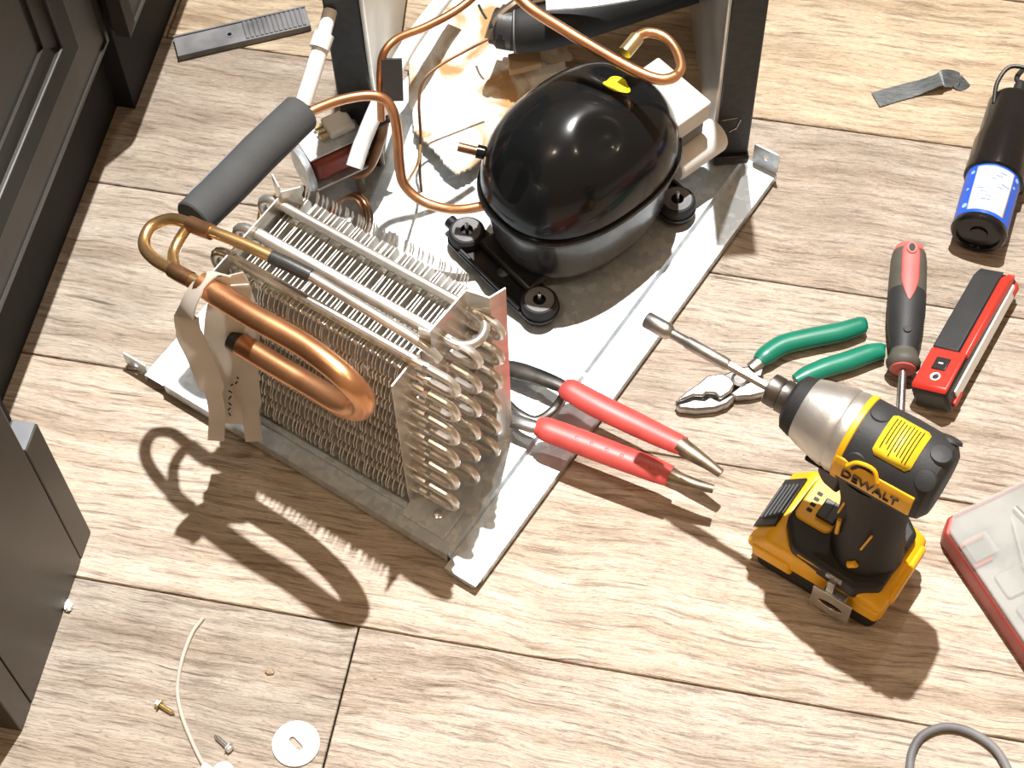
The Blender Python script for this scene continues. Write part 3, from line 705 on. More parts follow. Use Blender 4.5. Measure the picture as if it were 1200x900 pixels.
MB().tube([(bx + .012, by - .010, .046), (bx + .012, by - .010, .0165)], .004, 10).build('leg', 'worn_steel', mo)
MB().tube([(bx + .03, by + .012, .046), (bx + .03, by + .012, .0165)], .004, 10).build('leg', 'worn_steel', mo)
tag(MB().tube(catmull(P3([(418, 162, .085), (432, 152, .09), (448, 143, .095), (462, 136, .10)]), 5), [.0016] * 3 + [.0034] * 11 + [.0018] * 2, 10).build('heat_shrink_lead', 'rubber', origin=at(418, 162, .085)), 'black heat-shrunk wire lead pointing from the red motor', 'wire')

# ================================================================== TOWEL AND THINGS BEHIND THE COMPRESSOR
def cloth(name, poly, z0, amp, material, seed, edge_drop=.0, res=46, thick=.004):
    W2 = [at(px, py, z0) for px, py in poly]
    xs = [v.x for v in W2]; ys = [v.y for v in W2]
    def inside(x, y):
        r = False; n = len(W2)
        for i in range(n):
            a, b = W2[i], W2[(i + 1) % n]
            if (a.y > y) != (b.y > y) and x < (b.x - a.x) * (y - a.y) / (b.y - a.y) + a.x: r = not r
        return r
    m = MB(); idx = {}
    nx = res; ny = int(res * (max(ys) - min(ys)) / (max(xs) - min(xs)))
    for j in range(ny + 1):
        for i in range(nx + 1):
            x = min(xs) + (max(xs) - min(xs)) * i / nx; y = min(ys) + (max(ys) - min(ys)) * j / ny
            if inside(x, y):
                q = Vector((x * 11 + seed, y * 11, seed)); f = noise.noise(q) + .5 * noise.noise(q * 2.3)
                rdg = abs(noise.noise(Vector((x * 9 + seed * 2, y * 6, 3.3))))
                z = z0 + amp * (.5 + .6 * f - 1.3 * max(0, .12 - rdg) / .12 * .5)
                idx[(i, j)] = len(m.v); m.v.append(Vector((x, y, max(z, z0 - .002))))
    for (i, j), a in idx.items():
        if (i + 1, j) in idx and (i, j + 1) in idx and (i + 1, j + 1) in idx:
            m.f.append((a, idx[(i + 1, j)], idx[(i + 1, j + 1)], idx[(i, j + 1)]))
    o = m.build(name, material, smooth=180, origin=at(*poly[0], z0))
    s = o.modifiers.new('thick', 'SOLIDIFY'); s.thickness = thick; s.offset = 1
    u = o.modifiers.new('sub', 'SUBSURF'); u.levels = 1; u.render_levels = 1
    return o
tag(cloth('towel', [(478, 60), (505, 15), (560, -40), (640, -40), (655, 60), (668, 92), (640, 118), (600, 150), (578, 185), (556, 206), (536, 216), (520, 204), (500, 180), (486, 165), (476, 120)], .022, .014, 'towel', 4.0, res=60),
    'crumpled white terry towel with brown rust stains tucked behind the compressor', 'towel')
hz_ = .085
bh = thing('black_hose_bundle', 'thick black foam hose with taped cut end lying across the towel', 'hose', at(620, 45, .04))
MB().tube(catmull(P3([(578, 30, hz_), (600, 34, hz_), (640, 30, hz_ + .002), (700, 12, hz_ + .006), (760, -8, hz_ + .012), (812, -24, hz_ + .02)]), 6), [.0165] * 3 + [.019] * 4 + [.0215] * 24, 24).build('foam_hose', 'rubber', bh, world=True)
MB().tube(P3([(586, 31, hz_), (604, 34, hz_)]), .0200, 24).build('tape_band', 'blacktape', bh, world=True)
MB().tube(P3([(602, 34, hz_), (607, 34, hz_)]), .0215, 24).build('tie', 'grey_rubber', bh, world=True)
MB().tube(catmull(P3([(574, 46, hz_), (582, 24, hz_ + .012), (600, 8, hz_ + .02), (625, -8, hz_ + .025)]), 6), .0052, 10).build('inner_tube', 'worn_steel', bh, world=True)
MB().tube(catmull(P3([(570, 22, hz_ + .012), (565, 14, hz_ + .014), (561, 6, hz_ + .013)]), 4), .0012, 6).build('loose_wire', 'rubber', bh, world=True)
tag(MB().ribbon(catmull(P3([(640, 4, .125), (690, 0, .128), (740, -8, .132), (800, -22, .14)]), 6), (0, .86, .2), .014, .003).build('liner_scrap', 'white', origin=at(690, 2, .128)), 'white plastic liner scrap resting on the black foam hose', 'plastic')
def lump(name, px, py, z, sx, sy, sz, m, seed, label, cat, rz=0):
    o_ = at(px, py, z); mb = MB(); n1, n2 = 26, 14; vs = []
    for i in range(n2 + 1):
        ph = PI * i / n2
        for k in range(n1):
            a = 2 * PI * k / n1; d_ = Vector((math.sin(ph) * math.cos(a), math.sin(ph) * math.sin(a), math.cos(ph)))
            f = 1 + .35 * noise.noise(d_ * 2.2 + Vector((seed, 0, 0))) + .18 * noise.noise(d_ * 5 + Vector((0, seed, 0)))
            v = Vector((d_.x * sx * f, d_.y * sy * f, d_.z * sz * f)); vs.append(Matrix.Rotation(rz, 3, 'Z') @ v + o_)
    mb.add(vs, [(i * n1 + k, i * n1 + (k + 1) % n1, (i + 1) * n1 + (k + 1) % n1, (i + 1) * n1 + k) for i in range(n2) for k in range(n1)])
    return tag(mb.build(name, m, smooth=50, origin=(o_.x, o_.y, max(0, o_.z - sz))), label, cat)
lump('crumpled_paper', 638, 54, .036, .024, .015, .016, 'kraft', 2.0, 'crumpled tan foam scrap under the black foam hose', 'scrap', -.3)
tag(MB().prism([(-.017, -.009), (.014, -.011), (.017, .008), (-.012, .010)], 0, .008).xf(Matrix.Translation(at(614, 75, .044)) @ Matrix.Rotation(.3, 4, 'Z')).build('cardboard_chip', 'cardboard', bevel=.001, origin=at(614, 75, .044)), 'small flat brown cardboard piece on the towel', 'cardboard')

# ================================================================== HAND TOOLS
# ---- red-handled pliers
rp = thing('red_pliers', 'large pliers with red vinyl handles reaching under the condenser bracket', 'pliers', at(610, 470, ZP))
def grip(px, rad, flat, m, name, par, sides=14, n=6):
    path = catmull(P3(px), n); k = len(path)
    rr = []
    for i in range(k):
        t = i / (k - 1) * (len(rad) - 1); a = int(min(t, len(rad) - 2)); rr.append(rad[a] + (rad[a + 1] - rad[a]) * (t - a))
    return MB().tube(path, rr, sides, flat=flat).build(name, m, par, world=True)
z1 = .036
g1 = grip([(660, 452, z1), (668, 457, z1), (700, 475, z1), (745, 497, z1), (785, 516, z1 + .002), (801, 523, z1 + .003)], [.0075, .0105, .0112, .0108, .0095, .0085], .62, 'redgrip', 'handle_grip', rp)
g2 = grip([(628, 500, z1), (640, 503, z1), (680, 518, z1), (725, 535, z1), (765, 550, z1), (785, 558, z1)], [.0072, .0108, .0114, .0112, .0108, .0095], .62, 'redgrip', 'handle_grip', rp)
for k in range(6):
    a = at(655 + 0, 0) if False else at(676 + 17.5 * k, 513 + 7 * k, z1 + .0062)
    MB().lathe([(.0022, 0), (.0016, .0008), (.0002, .001)], a, (0, 0, 1), 10).build('grip_dot', 'redgrip', g2, world=True)
MB().prism([tuple((at(*p, 0)).to_2d()) for p in ((676, 462), (690, 470), (700, 480), (684, 474))], z1 + .0055, z1 + .0067).build('grip_print', 'paper', g1, world=True)
grip([(796, 521, z1 + .003), (812, 532, z1 + .003), (830, 544, z1 + .003), (845, 555, z1 + .002)], [.0078, .0068, .0050, .0038], .8, 'worn_steel', 'handle_tip', rp)
grip([(782, 557, z1), (800, 563, z1), (820, 569, z1), (836, 573, z1)], [.0070, .0058, .0045, .0038], .8, 'worn_steel', 'handle_tip', rp)
grip([(664, 455, z1), (640, 445, z1 - .002), (612, 436, z1 - .006), (590, 432, z1 - .01), (565, 436, z1 - .012)], [.0060, .0072, .0085, .0085, .007], .55, 'dark_steel', 'arm', rp)
grip([(634, 502, z1), (612, 496, z1 - .002), (596, 490, z1 - .006), (580, 478, z1 - .010), (562, 462, z1 - .012)], [.0058, .0064, .0075, .0080, .0075], .55, 'tool_steel', 'arm', rp)
grip([(660, 462, z1 - .006), (648, 480, z1 - .012), (628, 492, z1 - .010), (608, 484, z1 - .01), (594, 470, z1 - .012)], [.003, .0036, .0040, .0040, .003], .5, 'dark_steel', 'spring_lever', rp)
MB().lathe([(.008, 0), (.008, .020), (.006, .022)], at(575, 448, ZP + .006), (0, 0, 1), 20).build('pivot', 'tool_steel', rp, world=True)

# ---- green-handled slip joint pliers
gp = thing('green_pliers', 'slip joint pliers with green vinyl handles lying on the floor', 'pliers', at(880, 440, 0))
def ppx(l): return [tuple(at(px, py, .008).to_2d()) for px, py in l]
inv_g = mw(gp).inverted()
def flatpart(l, z0, z1_, name, m, par, bev=.0015):
    pts = [inv_g @ Vector((x, y, 0)) for x, y in ppx(l)]
    return MB().prism([(p.x, p.y) for p in pts], z0, z1_).build(name, m, par, bevel=bev)
flatpart([(790, 474), (803, 462), (818, 452), (828, 443), (846, 440), (857, 446), (861, 453), (856, 462), (843, 470), (838, 464), (828, 463), (824, 467), (812, 466), (800, 471)], .003, .0125, 'upper_jaw', 'steel', gp, .002)
flatpart([(791, 476), (801, 473), (813, 469), (825, 470), (832, 466), (843, 471), (857, 463), (862, 466), (852, 475), (838, 480), (815, 482), (797, 480)], .001, .0105, 'lower_jaw', 'tool_steel', gp, .002)
flatpart([(845, 440), (868, 430), (884, 428), (896, 432), (893, 442), (880, 443), (862, 450)], .001, .0085, 'arm', 'dark_steel', gp)
flatpart([(856, 462), (868, 452), (885, 446), (906, 447), (930, 448), (946, 444), (945, 452), (925, 458), (900, 460), (880, 465), (862, 466)], .001, .0095, 'arm', 'tool_steel', gp)
MB().lathe([(.0072, 0), (.0072, .0015), (.0050, .0022), (.0050, .0014), (.0002, .0013)], at(867, 445, .009), (0, 0, 1), 22).build('pivot_bolt', 'dark_steel', gp, world=True)
grip([(889, 424, .010), (897, 417, .010), (918, 404, .010), (950, 396, .010), (985, 389, .010), (1010, 381, .010), (1016, 380, .010)], [.0060, .0086, .0092, .0092, .0090, .0080, .0045], .8, 'greengrip', 'handle_grip', gp)
grip([(932, 446, .009), (945, 440, .009), (968, 431, .009), (995, 423, .009), (1020, 414, .009), (1034, 411, .009), (1037, 411, .009)], [.0055, .0080, .0088, .0090, .0086, .0072, .004], .8, 'greengrip', 'handle_grip', gp)
grip([(880, 432, .008), (892, 422, .010), (900, 414, .010)], [.0055, .0060, .006], .7, 'tool_steel', 'arm_neck', gp)

# ---- screwdriver
sdv = thing('screwdriver', 'screwdriver with grey and red handle lying on the floor', 'screwdriver', at(1060, 370, 0))
zs_ = .0172
A, B = at(1066, 288, zs_), at(1058, 436, zs_)
D = (B - A).normalized(); Lh = (B - A).length
def sl(prof, m, name, n=28): return MB().lathe([(r, h * Lh) for r, h in prof], A, D, n).build(name, m, sdv, world=True)
h1 = sl([(.0005, 0), (.008, .008), (.0122, .03), (.0142, .075)], 'pinkred', 'handle_end')
sl([(.0143, .075), (.0155, .14), (.0160, .28), (.0162, .44), (.0160, .56), (.0145, .68), (.0120, .80), (.0112, .86), (.0130, .90), (.0145, .925), (.0140, .955), (.0118, .975)], 'olive', 'handle')
sl([(.0163, .40), (.01635, .45), (.0162, .56), (.0147, .68), (.0122, .80), (.0114, .85)], 'greyblack', 'rubber_sleeve')
sl([(.0116, .972), (.0105, .985), (.0040, .99)], 'pinkred', 'front_cap')
MB().tube([B, B + D * .058], .0033, 14).build('shaft', 'steel', sdv, world=True)
up = Vector((0, 0, 1)); sdx = D.cross(up)
m = MB(); vs = []; nh, nw = 22, 8
def hr(h):
    tab = [(0.03, .0122), (.075, .0142), (.14, .0155), (.28, .0160), (.44, .0163), (.56, .0162), (.68, .0147)]
    for (a, ra), (b, rb) in zip(tab, tab[1:]):
        if h <= b: return ra + (rb - ra) * (h - a) / (b - a)
    return .0147
for i in range(nh + 1):
    hh = .05 + .47 * i / nh; t = i / nh
    wd = .0078 * min(1, math.sqrt(max(0, 1 - ((.16 - t) / .17) ** 2)) if t < .16 else 1) * (1 if t < .55 else max(.05, 1 - ((t - .55) / .46) ** 1.9))
    for k in range(nw + 1):
        x = wd * (2 * k / nw - 1); R_ = hr(hh) + .0005; vs.append(A + D * (hh * Lh) + sdx * x + up * math.sqrt(R_ ** 2 - x * x))
m.add(vs, [(i * (nw + 1) + k, i * (nw + 1) + k + 1, (i + 1) * (nw + 1) + k + 1, (i + 1) * (nw + 1) + k) for i in range(nh) for k in range(nw)])
ins = m.build('red_inset', 'pinkred', sdv, world=True, smooth=60); ins.modifiers.new('thick', 'SOLIDIFY').thickness = .0008
MB().ring(circle(.0042, 20, ry=.0058), circle(.0028, 20, ry=.0042), 0, .0012).xf(Matrix.Translation(A + D * (.105 * Lh) + up * .0160) @ Matrix.Rotation(math.atan2(D.y, D.x) - PI / 2, 4, 'Z')).build('hanging_hole_rim', 'pinkred', ins, world=True)
MB().prism(circle(.0028, 20, ry=.0042), 0, .0008).xf(Matrix.Translation(A + D * (.105 * Lh) + up * .0160) @ Matrix.Rotation(math.atan2(D.y, D.x) - PI / 2, 4, 'Z')).build('hanging_hole', 'ink', ins, world=True)
MB().lathe([(.0034, 0), (.0030, .0010), (.0002, .0011)], A + D * (.735 * Lh) + up * .0134, up, 16).build('button', 'greyblack', sdv, world=True)

# ---- red and black work light
A, B = at(1176, 331, .012), at(1096, 476, .012)
D = (B - A); ang = math.atan2(D.y, D.x); Lt = D.length
tl = thing('work_light', 'slim red and black pocket work light lying on the floor', 'flashlight', ((A + B) / 2).to_2d().to_3d(), ang)
hl = Lt / 2
tl.rotation_euler = (math.radians(22), 0, ang); tl.location.z = .0058; tl.scale = (1.02, 1.04, 1.08)
MB().prism_xz([(-hl, .004), (-hl + .006, 0), (hl - .002, 0), (hl, .004), (hl, .020), (hl - .003, .024), (-hl + .016, .024), (-hl + .004, .019)], -.0155, .0155).build('body', 'black', tl, bevel=.003, seg=3)
MB().prism_xz([(-hl + .004, .021), (-hl + .016, .0255), (hl * .38, .0265), (hl * .40, .0235), (-hl + .016, .0235)], -.0145, .0075).build('grip_panel', 'greyblack', tl, bevel=.0018)
MB().prism_xz([(hl * .36, .0235), (hl * .40, .0262), (hl - .004, .0262), (hl - .001, .0225)], -.0150, .0150).build('switch_panel', 'redplastic', tl, bevel=.0015)
MB().prism_xz([(-hl + .002, .018), (-hl + .014, .0262), (hl * .42, .0262), (hl * .42, .021), (-hl + .012, .016)], .0085, .0162).build('red_edge', 'redplastic', tl, bevel=.0018)
MB().box(-hl + .010, hl - .012, .0150, .0170, .0045, .0155).build('light_window', 'cream', tl, bevel=.0008)
MB().box(hl - .020, hl - .006, .0150, .0175, .003, .008).build('red_corner', 'redplastic', tl, bevel=.0008)
MB().box(-hl + .004, -hl + .016, .0145, .0172, .004, .012).build('red_corner', 'redplastic', tl, bevel=.001)
b_ = MB().box(hl * .52, hl * .70, -.006, .006, .0258, .0272).build('switch', 'black', tl, bevel=.001)
MB().box(hl * .60, hl * .62, -.002, .002, .0272, .0275).build('switch_mark', 'paper', b_)
sc_ = MB().lathe([(.0042, 0), (.0042, .0008), (.0030, .0009), (.0030, .0002), (.0002, .0002)], (hl * .80, .001, .0260), (0, 0, 1), 18).build('charge_port', 'paper', tl)
MB().lathe([(.0024, 0), (.0018, .0008), (.0002, .0009)], (hl * .80, .001, .0261), (0, 0, 1), 14).build('port_centre', 'ink', sc_)
MB().box(hl * .40, hl * .72, -.0172, -.0155, .004, .020).build('clip', 'black', tl, bevel=.001)

# ---- black pump cylinder with blue label
A, B = at(1190, 118, .0262), at(1146, 276, .0262)
D = (B - A).normalized(); Lc = (B - A).length
pu = thing('pump_motor', 'black cylindrical pump with blue and white label lying on the floor', 'pump', at(1165, 210, 0))
def cy(prof, m, name, n=32, par=None): return MB().lathe([(r, h * Lc) for r, h in prof], A, D, n).build(name, m, par or pu, world=True)
cy([(.012, 0), (.020, .015), (.0228, .05), (.0235, .30), (.0255, .36), (.0256, .50), (.0262, .53), (.0262, .60), (.0240, .61)], 'glossblack', 'head')
can = cy([(.0238, .60), (.0238, .955)], 'blue', 'label_sleeve')
cy([(.0236, .955), (.0243, .965), (.0243, .985), (.0225, 1.0), (.0190, 1.0), (.0185, .985), (.008, .985), (.0078, .995), (.0002, .995)], 'glossblack', 'end_cap')
upv = Vector((0, 0, 1)); sx_ = D.cross(upv).normalized()
m = MB(); vs = []; nn_ = 14
for j in range(2):
    for i in range(nn_ + 1):
        a = math.radians(-42 + 84 * i / nn_)
        vs.append(A + D * (Lc * (.625 if j == 0 else .935)) + (sx_ * math.sin(a) + upv * math.cos(a)) * .0241)
m.add(vs, [(i, i + 1, nn_ + 2 + i, nn_ + 1 + i) for i in range(nn_)])
lb = m.build('white_label', 'paper', can, world=True); lb.modifiers.new('thick', 'SOLIDIFY').thickness = .0003
lb.parent = can
prn = random.Random(3)
for k in range(9):
    a = math.radians(prn.uniform(-28, 24)); hh = .66 + .025 * k; dr = sx_ * math.cos(a) - upv * math.sin(a); nrm = sx_ * math.sin(a) + upv * math.cos(a)
    c_ = A + D * (Lc * hh) + nrm * .0243
    MB().tube([c_ - dr * .003, c_ + dr * prn.uniform(.001, .005)], .0006, 5).build('label_print', 'lightblue', can, world=True)
for k, (a0, hh, rr) in enumerate(((52, .66, .0020), (54, .78, .0014), (50, .90, .0026), (-54, .64, .0022), (-50, .70, .0014))):
    a = math.radians(a0); nrm = sx_ * math.sin(a) + upv * math.cos(a)
    MB().lathe([(rr, 0), (rr, .0004)], A + D * (Lc * hh) + nrm * .0236, nrm, 14).build('label_dot', 'lightblue', can, world=True)
MB().tube(catmull([A + D * .02 + upv * .012 - sx_ * .018, A - D * .006 + upv * .016 - sx_ * .018, A - D * .020 + upv * .020 - sx_ * .010, A - D * .022 + upv * .018 + sx_ * .012, A - D * .004 + upv * .014 + sx_ * .020, A + D * .02 + upv * .012 + sx_ * .018], 6), .0020, 10).build('bail_handle', 'black', pu, world=True)
MB().tube(catmull([A + D * .01, A - D * .012 + upv * .006, A - D * .025 + upv * .006 + sx_ * .004, at(1225, 60, .006), at(1260, 40, .004)], 6), .0024, 10).build('cable', 'rubber', pu, world=True)
MB().lathe([(.006, 0), (.005, .018), (.003, .022)], A + upv * .002 + D * .004, -D + upv * .25, 14).build('cable_gland', 'rubber', pu, world=True)
MB().box(-.010, .010, -.022, .022, 0, .018).xf(Matrix.Translation(at(1192, 205, .006)) @ Matrix.Rotation(math.atan2(D.y, D.x) + PI / 2, 4, 'Z')).build('outlet_block', 'black', pu, world=True, bevel=.003)

# ---- impact driver
dv = thing('impact_driver', 'black and yellow cordless impact driver standing on its battery', 'drill', (.2505, -.178, 0), math.radians(143))
bat = MB().prism(rrect(-.052, .054, -.036, .036, .008), 0, .026).build('battery', 'brownblack', dv, bevel=.003)
yel = MB().prism_xz([(-.056, .022), (.060, .022), (.064, .030), (.047, .051), (-.044, .051), (-.055, .044)], -.0375, .0375).build('battery_cover', 'yellow', dv, bevel=.007, seg=3)
# stepped yellow shoulder on the sides
MB().prism_xz([(.020, .018), (.056, .018), (.058, .034), (.024, .034)], .033, .0395).build('battery_shoulder', 'yellow', dv, bevel=.003)
MB().prism_xz([(-.054, .022), (-.030, .022), (-.030, .040), (-.054, .040)], .030, .0392).build('battery_shoulder', 'yellow', dv, bevel=.003)
MB().box(-.058, -.052, -.030, .024, .030, .045).build('battery_shoulder', 'yellow', dv, bevel=.003)
vn = MB().prism_xz([(.0638, .0305), (.0650, .0315), (.0480, .0525), (.0465, .0510)], -.026, .024).build('vent_panel', 'black', dv, bevel=.0008)
for k in range(5):
    x = .0620 - .0030 * k; z = .0345 + .0037 * k
    MB().box(x - .0007, x + .0007, -.018, .016, z, z + .0009).xf(Matrix.Translation((.001, 0, .0008))).build('vent_slat', 'greyblack', vn)
foot = MB().prism([(-.048, -.028), (-.036, -.037), (.020, -.037), (.040, -.028), (.042, .016), (.026, .036), (-.030, .0395), (-.047, .028)], .040, .0605).build('foot', 'brownblack', dv, bevel=.004, seg=3)
MB().tube([(.020, .0365, .054), (-.010, .0368, .054)], .0010, 6).build('yellow_seam', 'yellow', foot)
pan = MB().prism(rrect(.007, .039, -.029, .013, .006), .0575, .0625).build('mode_panel', 'yellow', dv, bevel=.0015)
lt = MB().prism(rrect(.0085, .0240, -.013, .005, .001), .062, .0660).build('selector_button', 'black', pan, bevel=.001)
MB().box(.0157, .0167, -.013, .005, .0658, .0664).build('button_groove', 'greyblack', lt)
for k, tx in enumerate(('0', '1', '2', '3')):
    MB().prism(rrect(-.0022, .0022, -.0016, .0016, .0006), 0, .0004).xf(Matrix.Translation((.0305, -.014 + .0055 * k, .0625))).build('mode_mark', 'ink', pan)
# handle with trigger
def ell(cx, rx, ry, z, n=24, cy_=0): return [Vector((cx + rx * math.cos(2 * PI * k / n), cy_ + ry * math.sin(2 * PI * k / n), z)) for k in range(n)]
HY = -.010; HZ = .176
m = MB(); lv = [(-.020, .029, .033, .054, 0), (-.019, .027, .029, .068, -.001), (-.017, .026, .026, .088, -.002), (-.015, .026, .0245, .112, -.005), (-.010, .028, .025, .132, -.008), (-.006, .032, .026, .152, HY)]
for cx_, rx, ry, z, yy in lv: m.v += ell(cx_, rx, ry, z, 24, yy)
m.f = [(i * 24 + k, i * 24 + (k + 1) % 24, (i + 1) * 24 + (k + 1) % 24, (i + 1) * 24 + k) for i in range(len(lv) - 1) for k in range(24)] + [tuple(range(23, -1, -1)), tuple(5 * 24 + k for k in range(24))]
hd = m.build('handle', 'brownblack', dv)
MB().prism_xz([(.012, .112), (.026, .118), (.032, .130), (.028, .146), (.012, .146)], -.016, .006).build('trigger', 'black', dv, bevel=.003)
for (p, q, r_) in (((.000, .0205, .088), (.001, .0190, .106), .0017), ((-.022, .0235, .090), (-.026, .0205, .112), .0009), ((-.018, .0285, .068), (-.023, .0275, .073), .0030), ((.004, .0175, .112), (.002, .0150, .126), .0008)):
    MB().tube([p, q], r_, 8).build('yellow_mark', 'yellow', hd)
# head
def head(prof, m, name, n=40, par=None, sq=1.0): return MB().lathe([(r, h) for r, h in prof], (0, HY, HZ), (1, 0, 0), n).build(name, m, par or dv)
head([(.012, -.056), (.024, -.0555), (.0300, -.051), (.0322, -.044), (.0328, -.020), (.0322, .0125)], 'greyblack', 'motor_housing')
head([(.0320, .0120), (.0330, .0128), (.0330, .0165), (.0315, .0175)], 'yellow', 'yellow_ring')
head([(.0312, .0165), (.0316, .022), (.0305, .0255), (.0312, .0270), (.0300, .034), (.0262, .050), (.0235, .0575)], 'castal', 'gear_case')
head([(.0240, .0560), (.0236, .0585), (.0215, .0655), (.0165, .0685)], 'rubber', 'nose_bumper')
head([(.0120, .068), (.0128, .0705), (.0128, .0755), (.0115, .0765), (.0122, .0785), (.0120, .086), (.0085, .0875)], 'dark_steel', 'chuck_collar')
# rounded pads on the overmould
for (x, a, sx2) in ((-.046, 35, .007), (-.046, -5, .008), (.004, -15, .008), (-.046, -50, .008), (.002, 60, .006)):
    a = math.radians(a); nrm = Vector((0, math.sin(a), math.cos(a)))
    MB().lathe([(.0085, -.001), (.0075, .0012), (.004, .0020), (.0003, .0022)], Vector((x, HY, HZ)) + nrm * .0315, nrm, 18).build('grip_pad', 'greyblack', dv)
# yellow warning label on top, slightly towards the hook side
def onhead(x, a, r): return Vector((x, HY + r * math.sin(a), HZ + r * math.cos(a)))
m = MB(); na, nx_ = 12, 2; vs = []
a0, a1, xa, xb = math.radians(-26), math.radians(38), -.034, -.004
for j in range(na + 1):
    a = a0 + (a1 - a0) * j / na
    for x in (xa + (.003 if j in (0, na) else 0), xb - (.003 if j in (0, na) else 0)): vs.append(onhead(x, a, .0333))
m.add(vs, [(2 * j, 2 * j + 1, 2 * j + 3, 2 * j + 2) for j in range(na)])
wl = m.build('warning_label', 'label', dv); wl.modifiers.new('thick', 'SOLIDIFY').thickness = .0005
prn = random.Random(9)
for k in range(9):
    a_s = a0 + .10 + prn.uniform(0, .05); a_e = a1 - .10 - prn.uniform(0, .25); x = xb - .004 - .0026 * k
    MB().tube([onhead(x, a_s + (a_e - a_s) * i / 8, .03375) for i in range(9)], .00034, 4).build('print_line', 'ink', wl)
# yellow name band on the left side of the head with a hang loop
ba = math.radians(74)
m = MB(); vs = []; na = 6
b0, b1 = math.radians(62), math.radians(98)
for j in range(na + 1):
    a = b0 + (b1 - b0) * j / na
    for x, r in ((-.046, .0336), (.0165, .0336), (.0165, .0310), (-.046, .0310)): vs.append(onhead(x, a, r))
m.add(vs, [(4 * j + k, 4 * j + (k + 1) % 4, 4 * j + 4 + (k + 1) % 4, 4 * j + 4 + k) for j in range(na) for k in range(4)] + [(0, 1, 2, 3), tuple(4 * na + k for k in (3, 2, 1, 0))])
band = m.build('name_band', 'yellow', dv, bevel=.001)
nb = math.radians(82); nrm = Vector((0, math.sin(nb), math.cos(nb)))
bx_ = onhead(-.014, nb, .0342); tx = Vector((-1, 0, 0)); ty = nrm.cross(tx)
Mx = Matrix(((tx.x, ty.x, nrm.x, bx_.x), (tx.y, ty.y, nrm.y, bx_.y), (tx.z, ty.z, nrm.z, bx_.z), (0, 0, 0, 1)))
m_ = text('lettering', 'DEWALT', .0112, 'ink', band, Mx, .0006)
lp = [onhead(.006, math.radians(68), .0338), onhead(.000, math.radians(56), .0345), onhead(-.012, math.radians(54), .0345), onhead(-.018, math.radians(68), .0338)]
MB().tube(catmull(lp, 4), .0017, 8).build('hang_loop', 'yellow', band)
MB().box(-.012, .012, -.006, .006, -.004, 0).xf(Matrix.Translation((.030, HY + .014, HZ - .030))).build('lamp_housing', 'rubber', dv, bevel=.002)
# belt hook
hk = thing  # (part of the driver)
m = MB().ring([(math.copysign(min(abs(.0125 * 1.5 * math.cos(2 * PI * k / 24)), .0125), math.cos(2 * PI * k / 24)), math.copysign(min(abs(.0115 * 1.5 * math.sin(2 * PI * k / 24)), .0115), math.sin(2 * PI * k / 24))) for k in range(24)],
              [(.0075 * math.cos(2 * PI * k / 24) , .0032 * math.sin(2 * PI * k / 24) - .001) for k in range(24)], 0, .0016)
hook = m.xf(Matrix(((1.35, 0, 0, -.018), (0, 0, 1, .0440), (0, 1.35, 0, .024), (0, 0, 0, 1)))).build('belt_hook', 'steel', dv, bevel=.0004)
MB().box(-.026, -.006, .030, .0445, .0375, .0392).xf(Matrix.Translation((-.002, 0, 0))).build('hook_arm', 'steel', hook, bevel=.0006)
MB().box(-.020, -.006, .030, .0400, .052, .058).build('hook_mount', 'tool_steel', hook, bevel=.001)
MB().box(-.0165, -.0105, .0385, .0440, .0375, .055).build('hook_neck', 'tool_steel', hook, bevel=.0006)
for k in range(5):
    MB().box(.016 - .0055 * k, .0195 - .0055 * k, .0358, .0364, .010 + .001 * (k % 2), .015).build('battery_mark', 'greyblack', bat)

# nut-driver bit held in the chuck
Md = mw(dv)
bt = thing('nut_driver_bit', 'long steel nut driver bit held in the chuck of the impact driver', 'drill bit', Md @ Vector((.086, HY, HZ)), math.radians(143))
MB().lathe([(.0036, -.004), (.0036, .036)], (0, 0, 0), (1, 0, 0), 6).build('hex_shank', 'steel', bt, smooth=0)
MB().lathe([(.0040, .035), (.0048, .037), (.0048, .070), (.0040, .072), (.0038, .086)], (0, 0, 0), (1, 0, 0), 20).build('shaft', 'tool_steel', bt)
MB().lathe([(.0038, .084), (.0062, .087), (.0065, .089), (.0065, .106), (.0060, .107), (.0042, .107), (.0042, .098), (.0002, .098)], (0, 0, 0), (1, 0, 0), 22).build('socket', 'tool_steel', bt)

# ---- red case with clear lid
A = at(1098, 612, .02)
d1 = (at(1200, 775, .02) - at(1100, 627, .02)); ang = math.atan2(d1.y, d1.x)
cs = thing('bit_case', 'red plastic tool case with frosted clear lid lying on the floor', 'case', (A.x, A.y, 0), ang)
# local x along the left edge (towards the viewer), y to the right
def caseo(g, c): return [(g + c, g), (.30 - g, g), (.30 - g, .20 - g), (g, .20 - g), (g, g + c)]
MB().prism(caseo(0, .010), 0, .0205).build('tray', 'casered', cs, bevel=.002)
MB().prism(caseo(.004, .010), .0205, .0215).build('insert', 'caseinner', cs)
lid = MB().prism(caseo(.0015, .011), .0255, .0285).build('lid', 'clear', cs, bevel=.001)
for pl0 in ((.012, .30, .0015, .004), ):
    pass
MB().box(.014, .2985, .0015, .0035, .0205, .0255).build('lid_wall', 'clear', lid)
MB().box(.0015, .0035, .014, .1985, .0205, .0255).build('lid_wall', 'clear', lid)
MB().box(.026, .046, .004, .026, .0285, .0297).build('latch_recess', 'clear', lid, bevel=.0006)
MB().box(.026, .0285, .003, .024, .0215, .0252).build('latch_rib', 'redplastic', cs)
MB().box(.0455, .048, .003, .020, .0215, .0252).build('latch_rib', 'redplastic', cs)
for k in range(7):
    MB().prism(rrect(.060 + .030 * k, .082 + .030 * k, .012, .052, .003), .0215, .0245).build('bit_slot', 'caseinner', cs, bevel=.001)
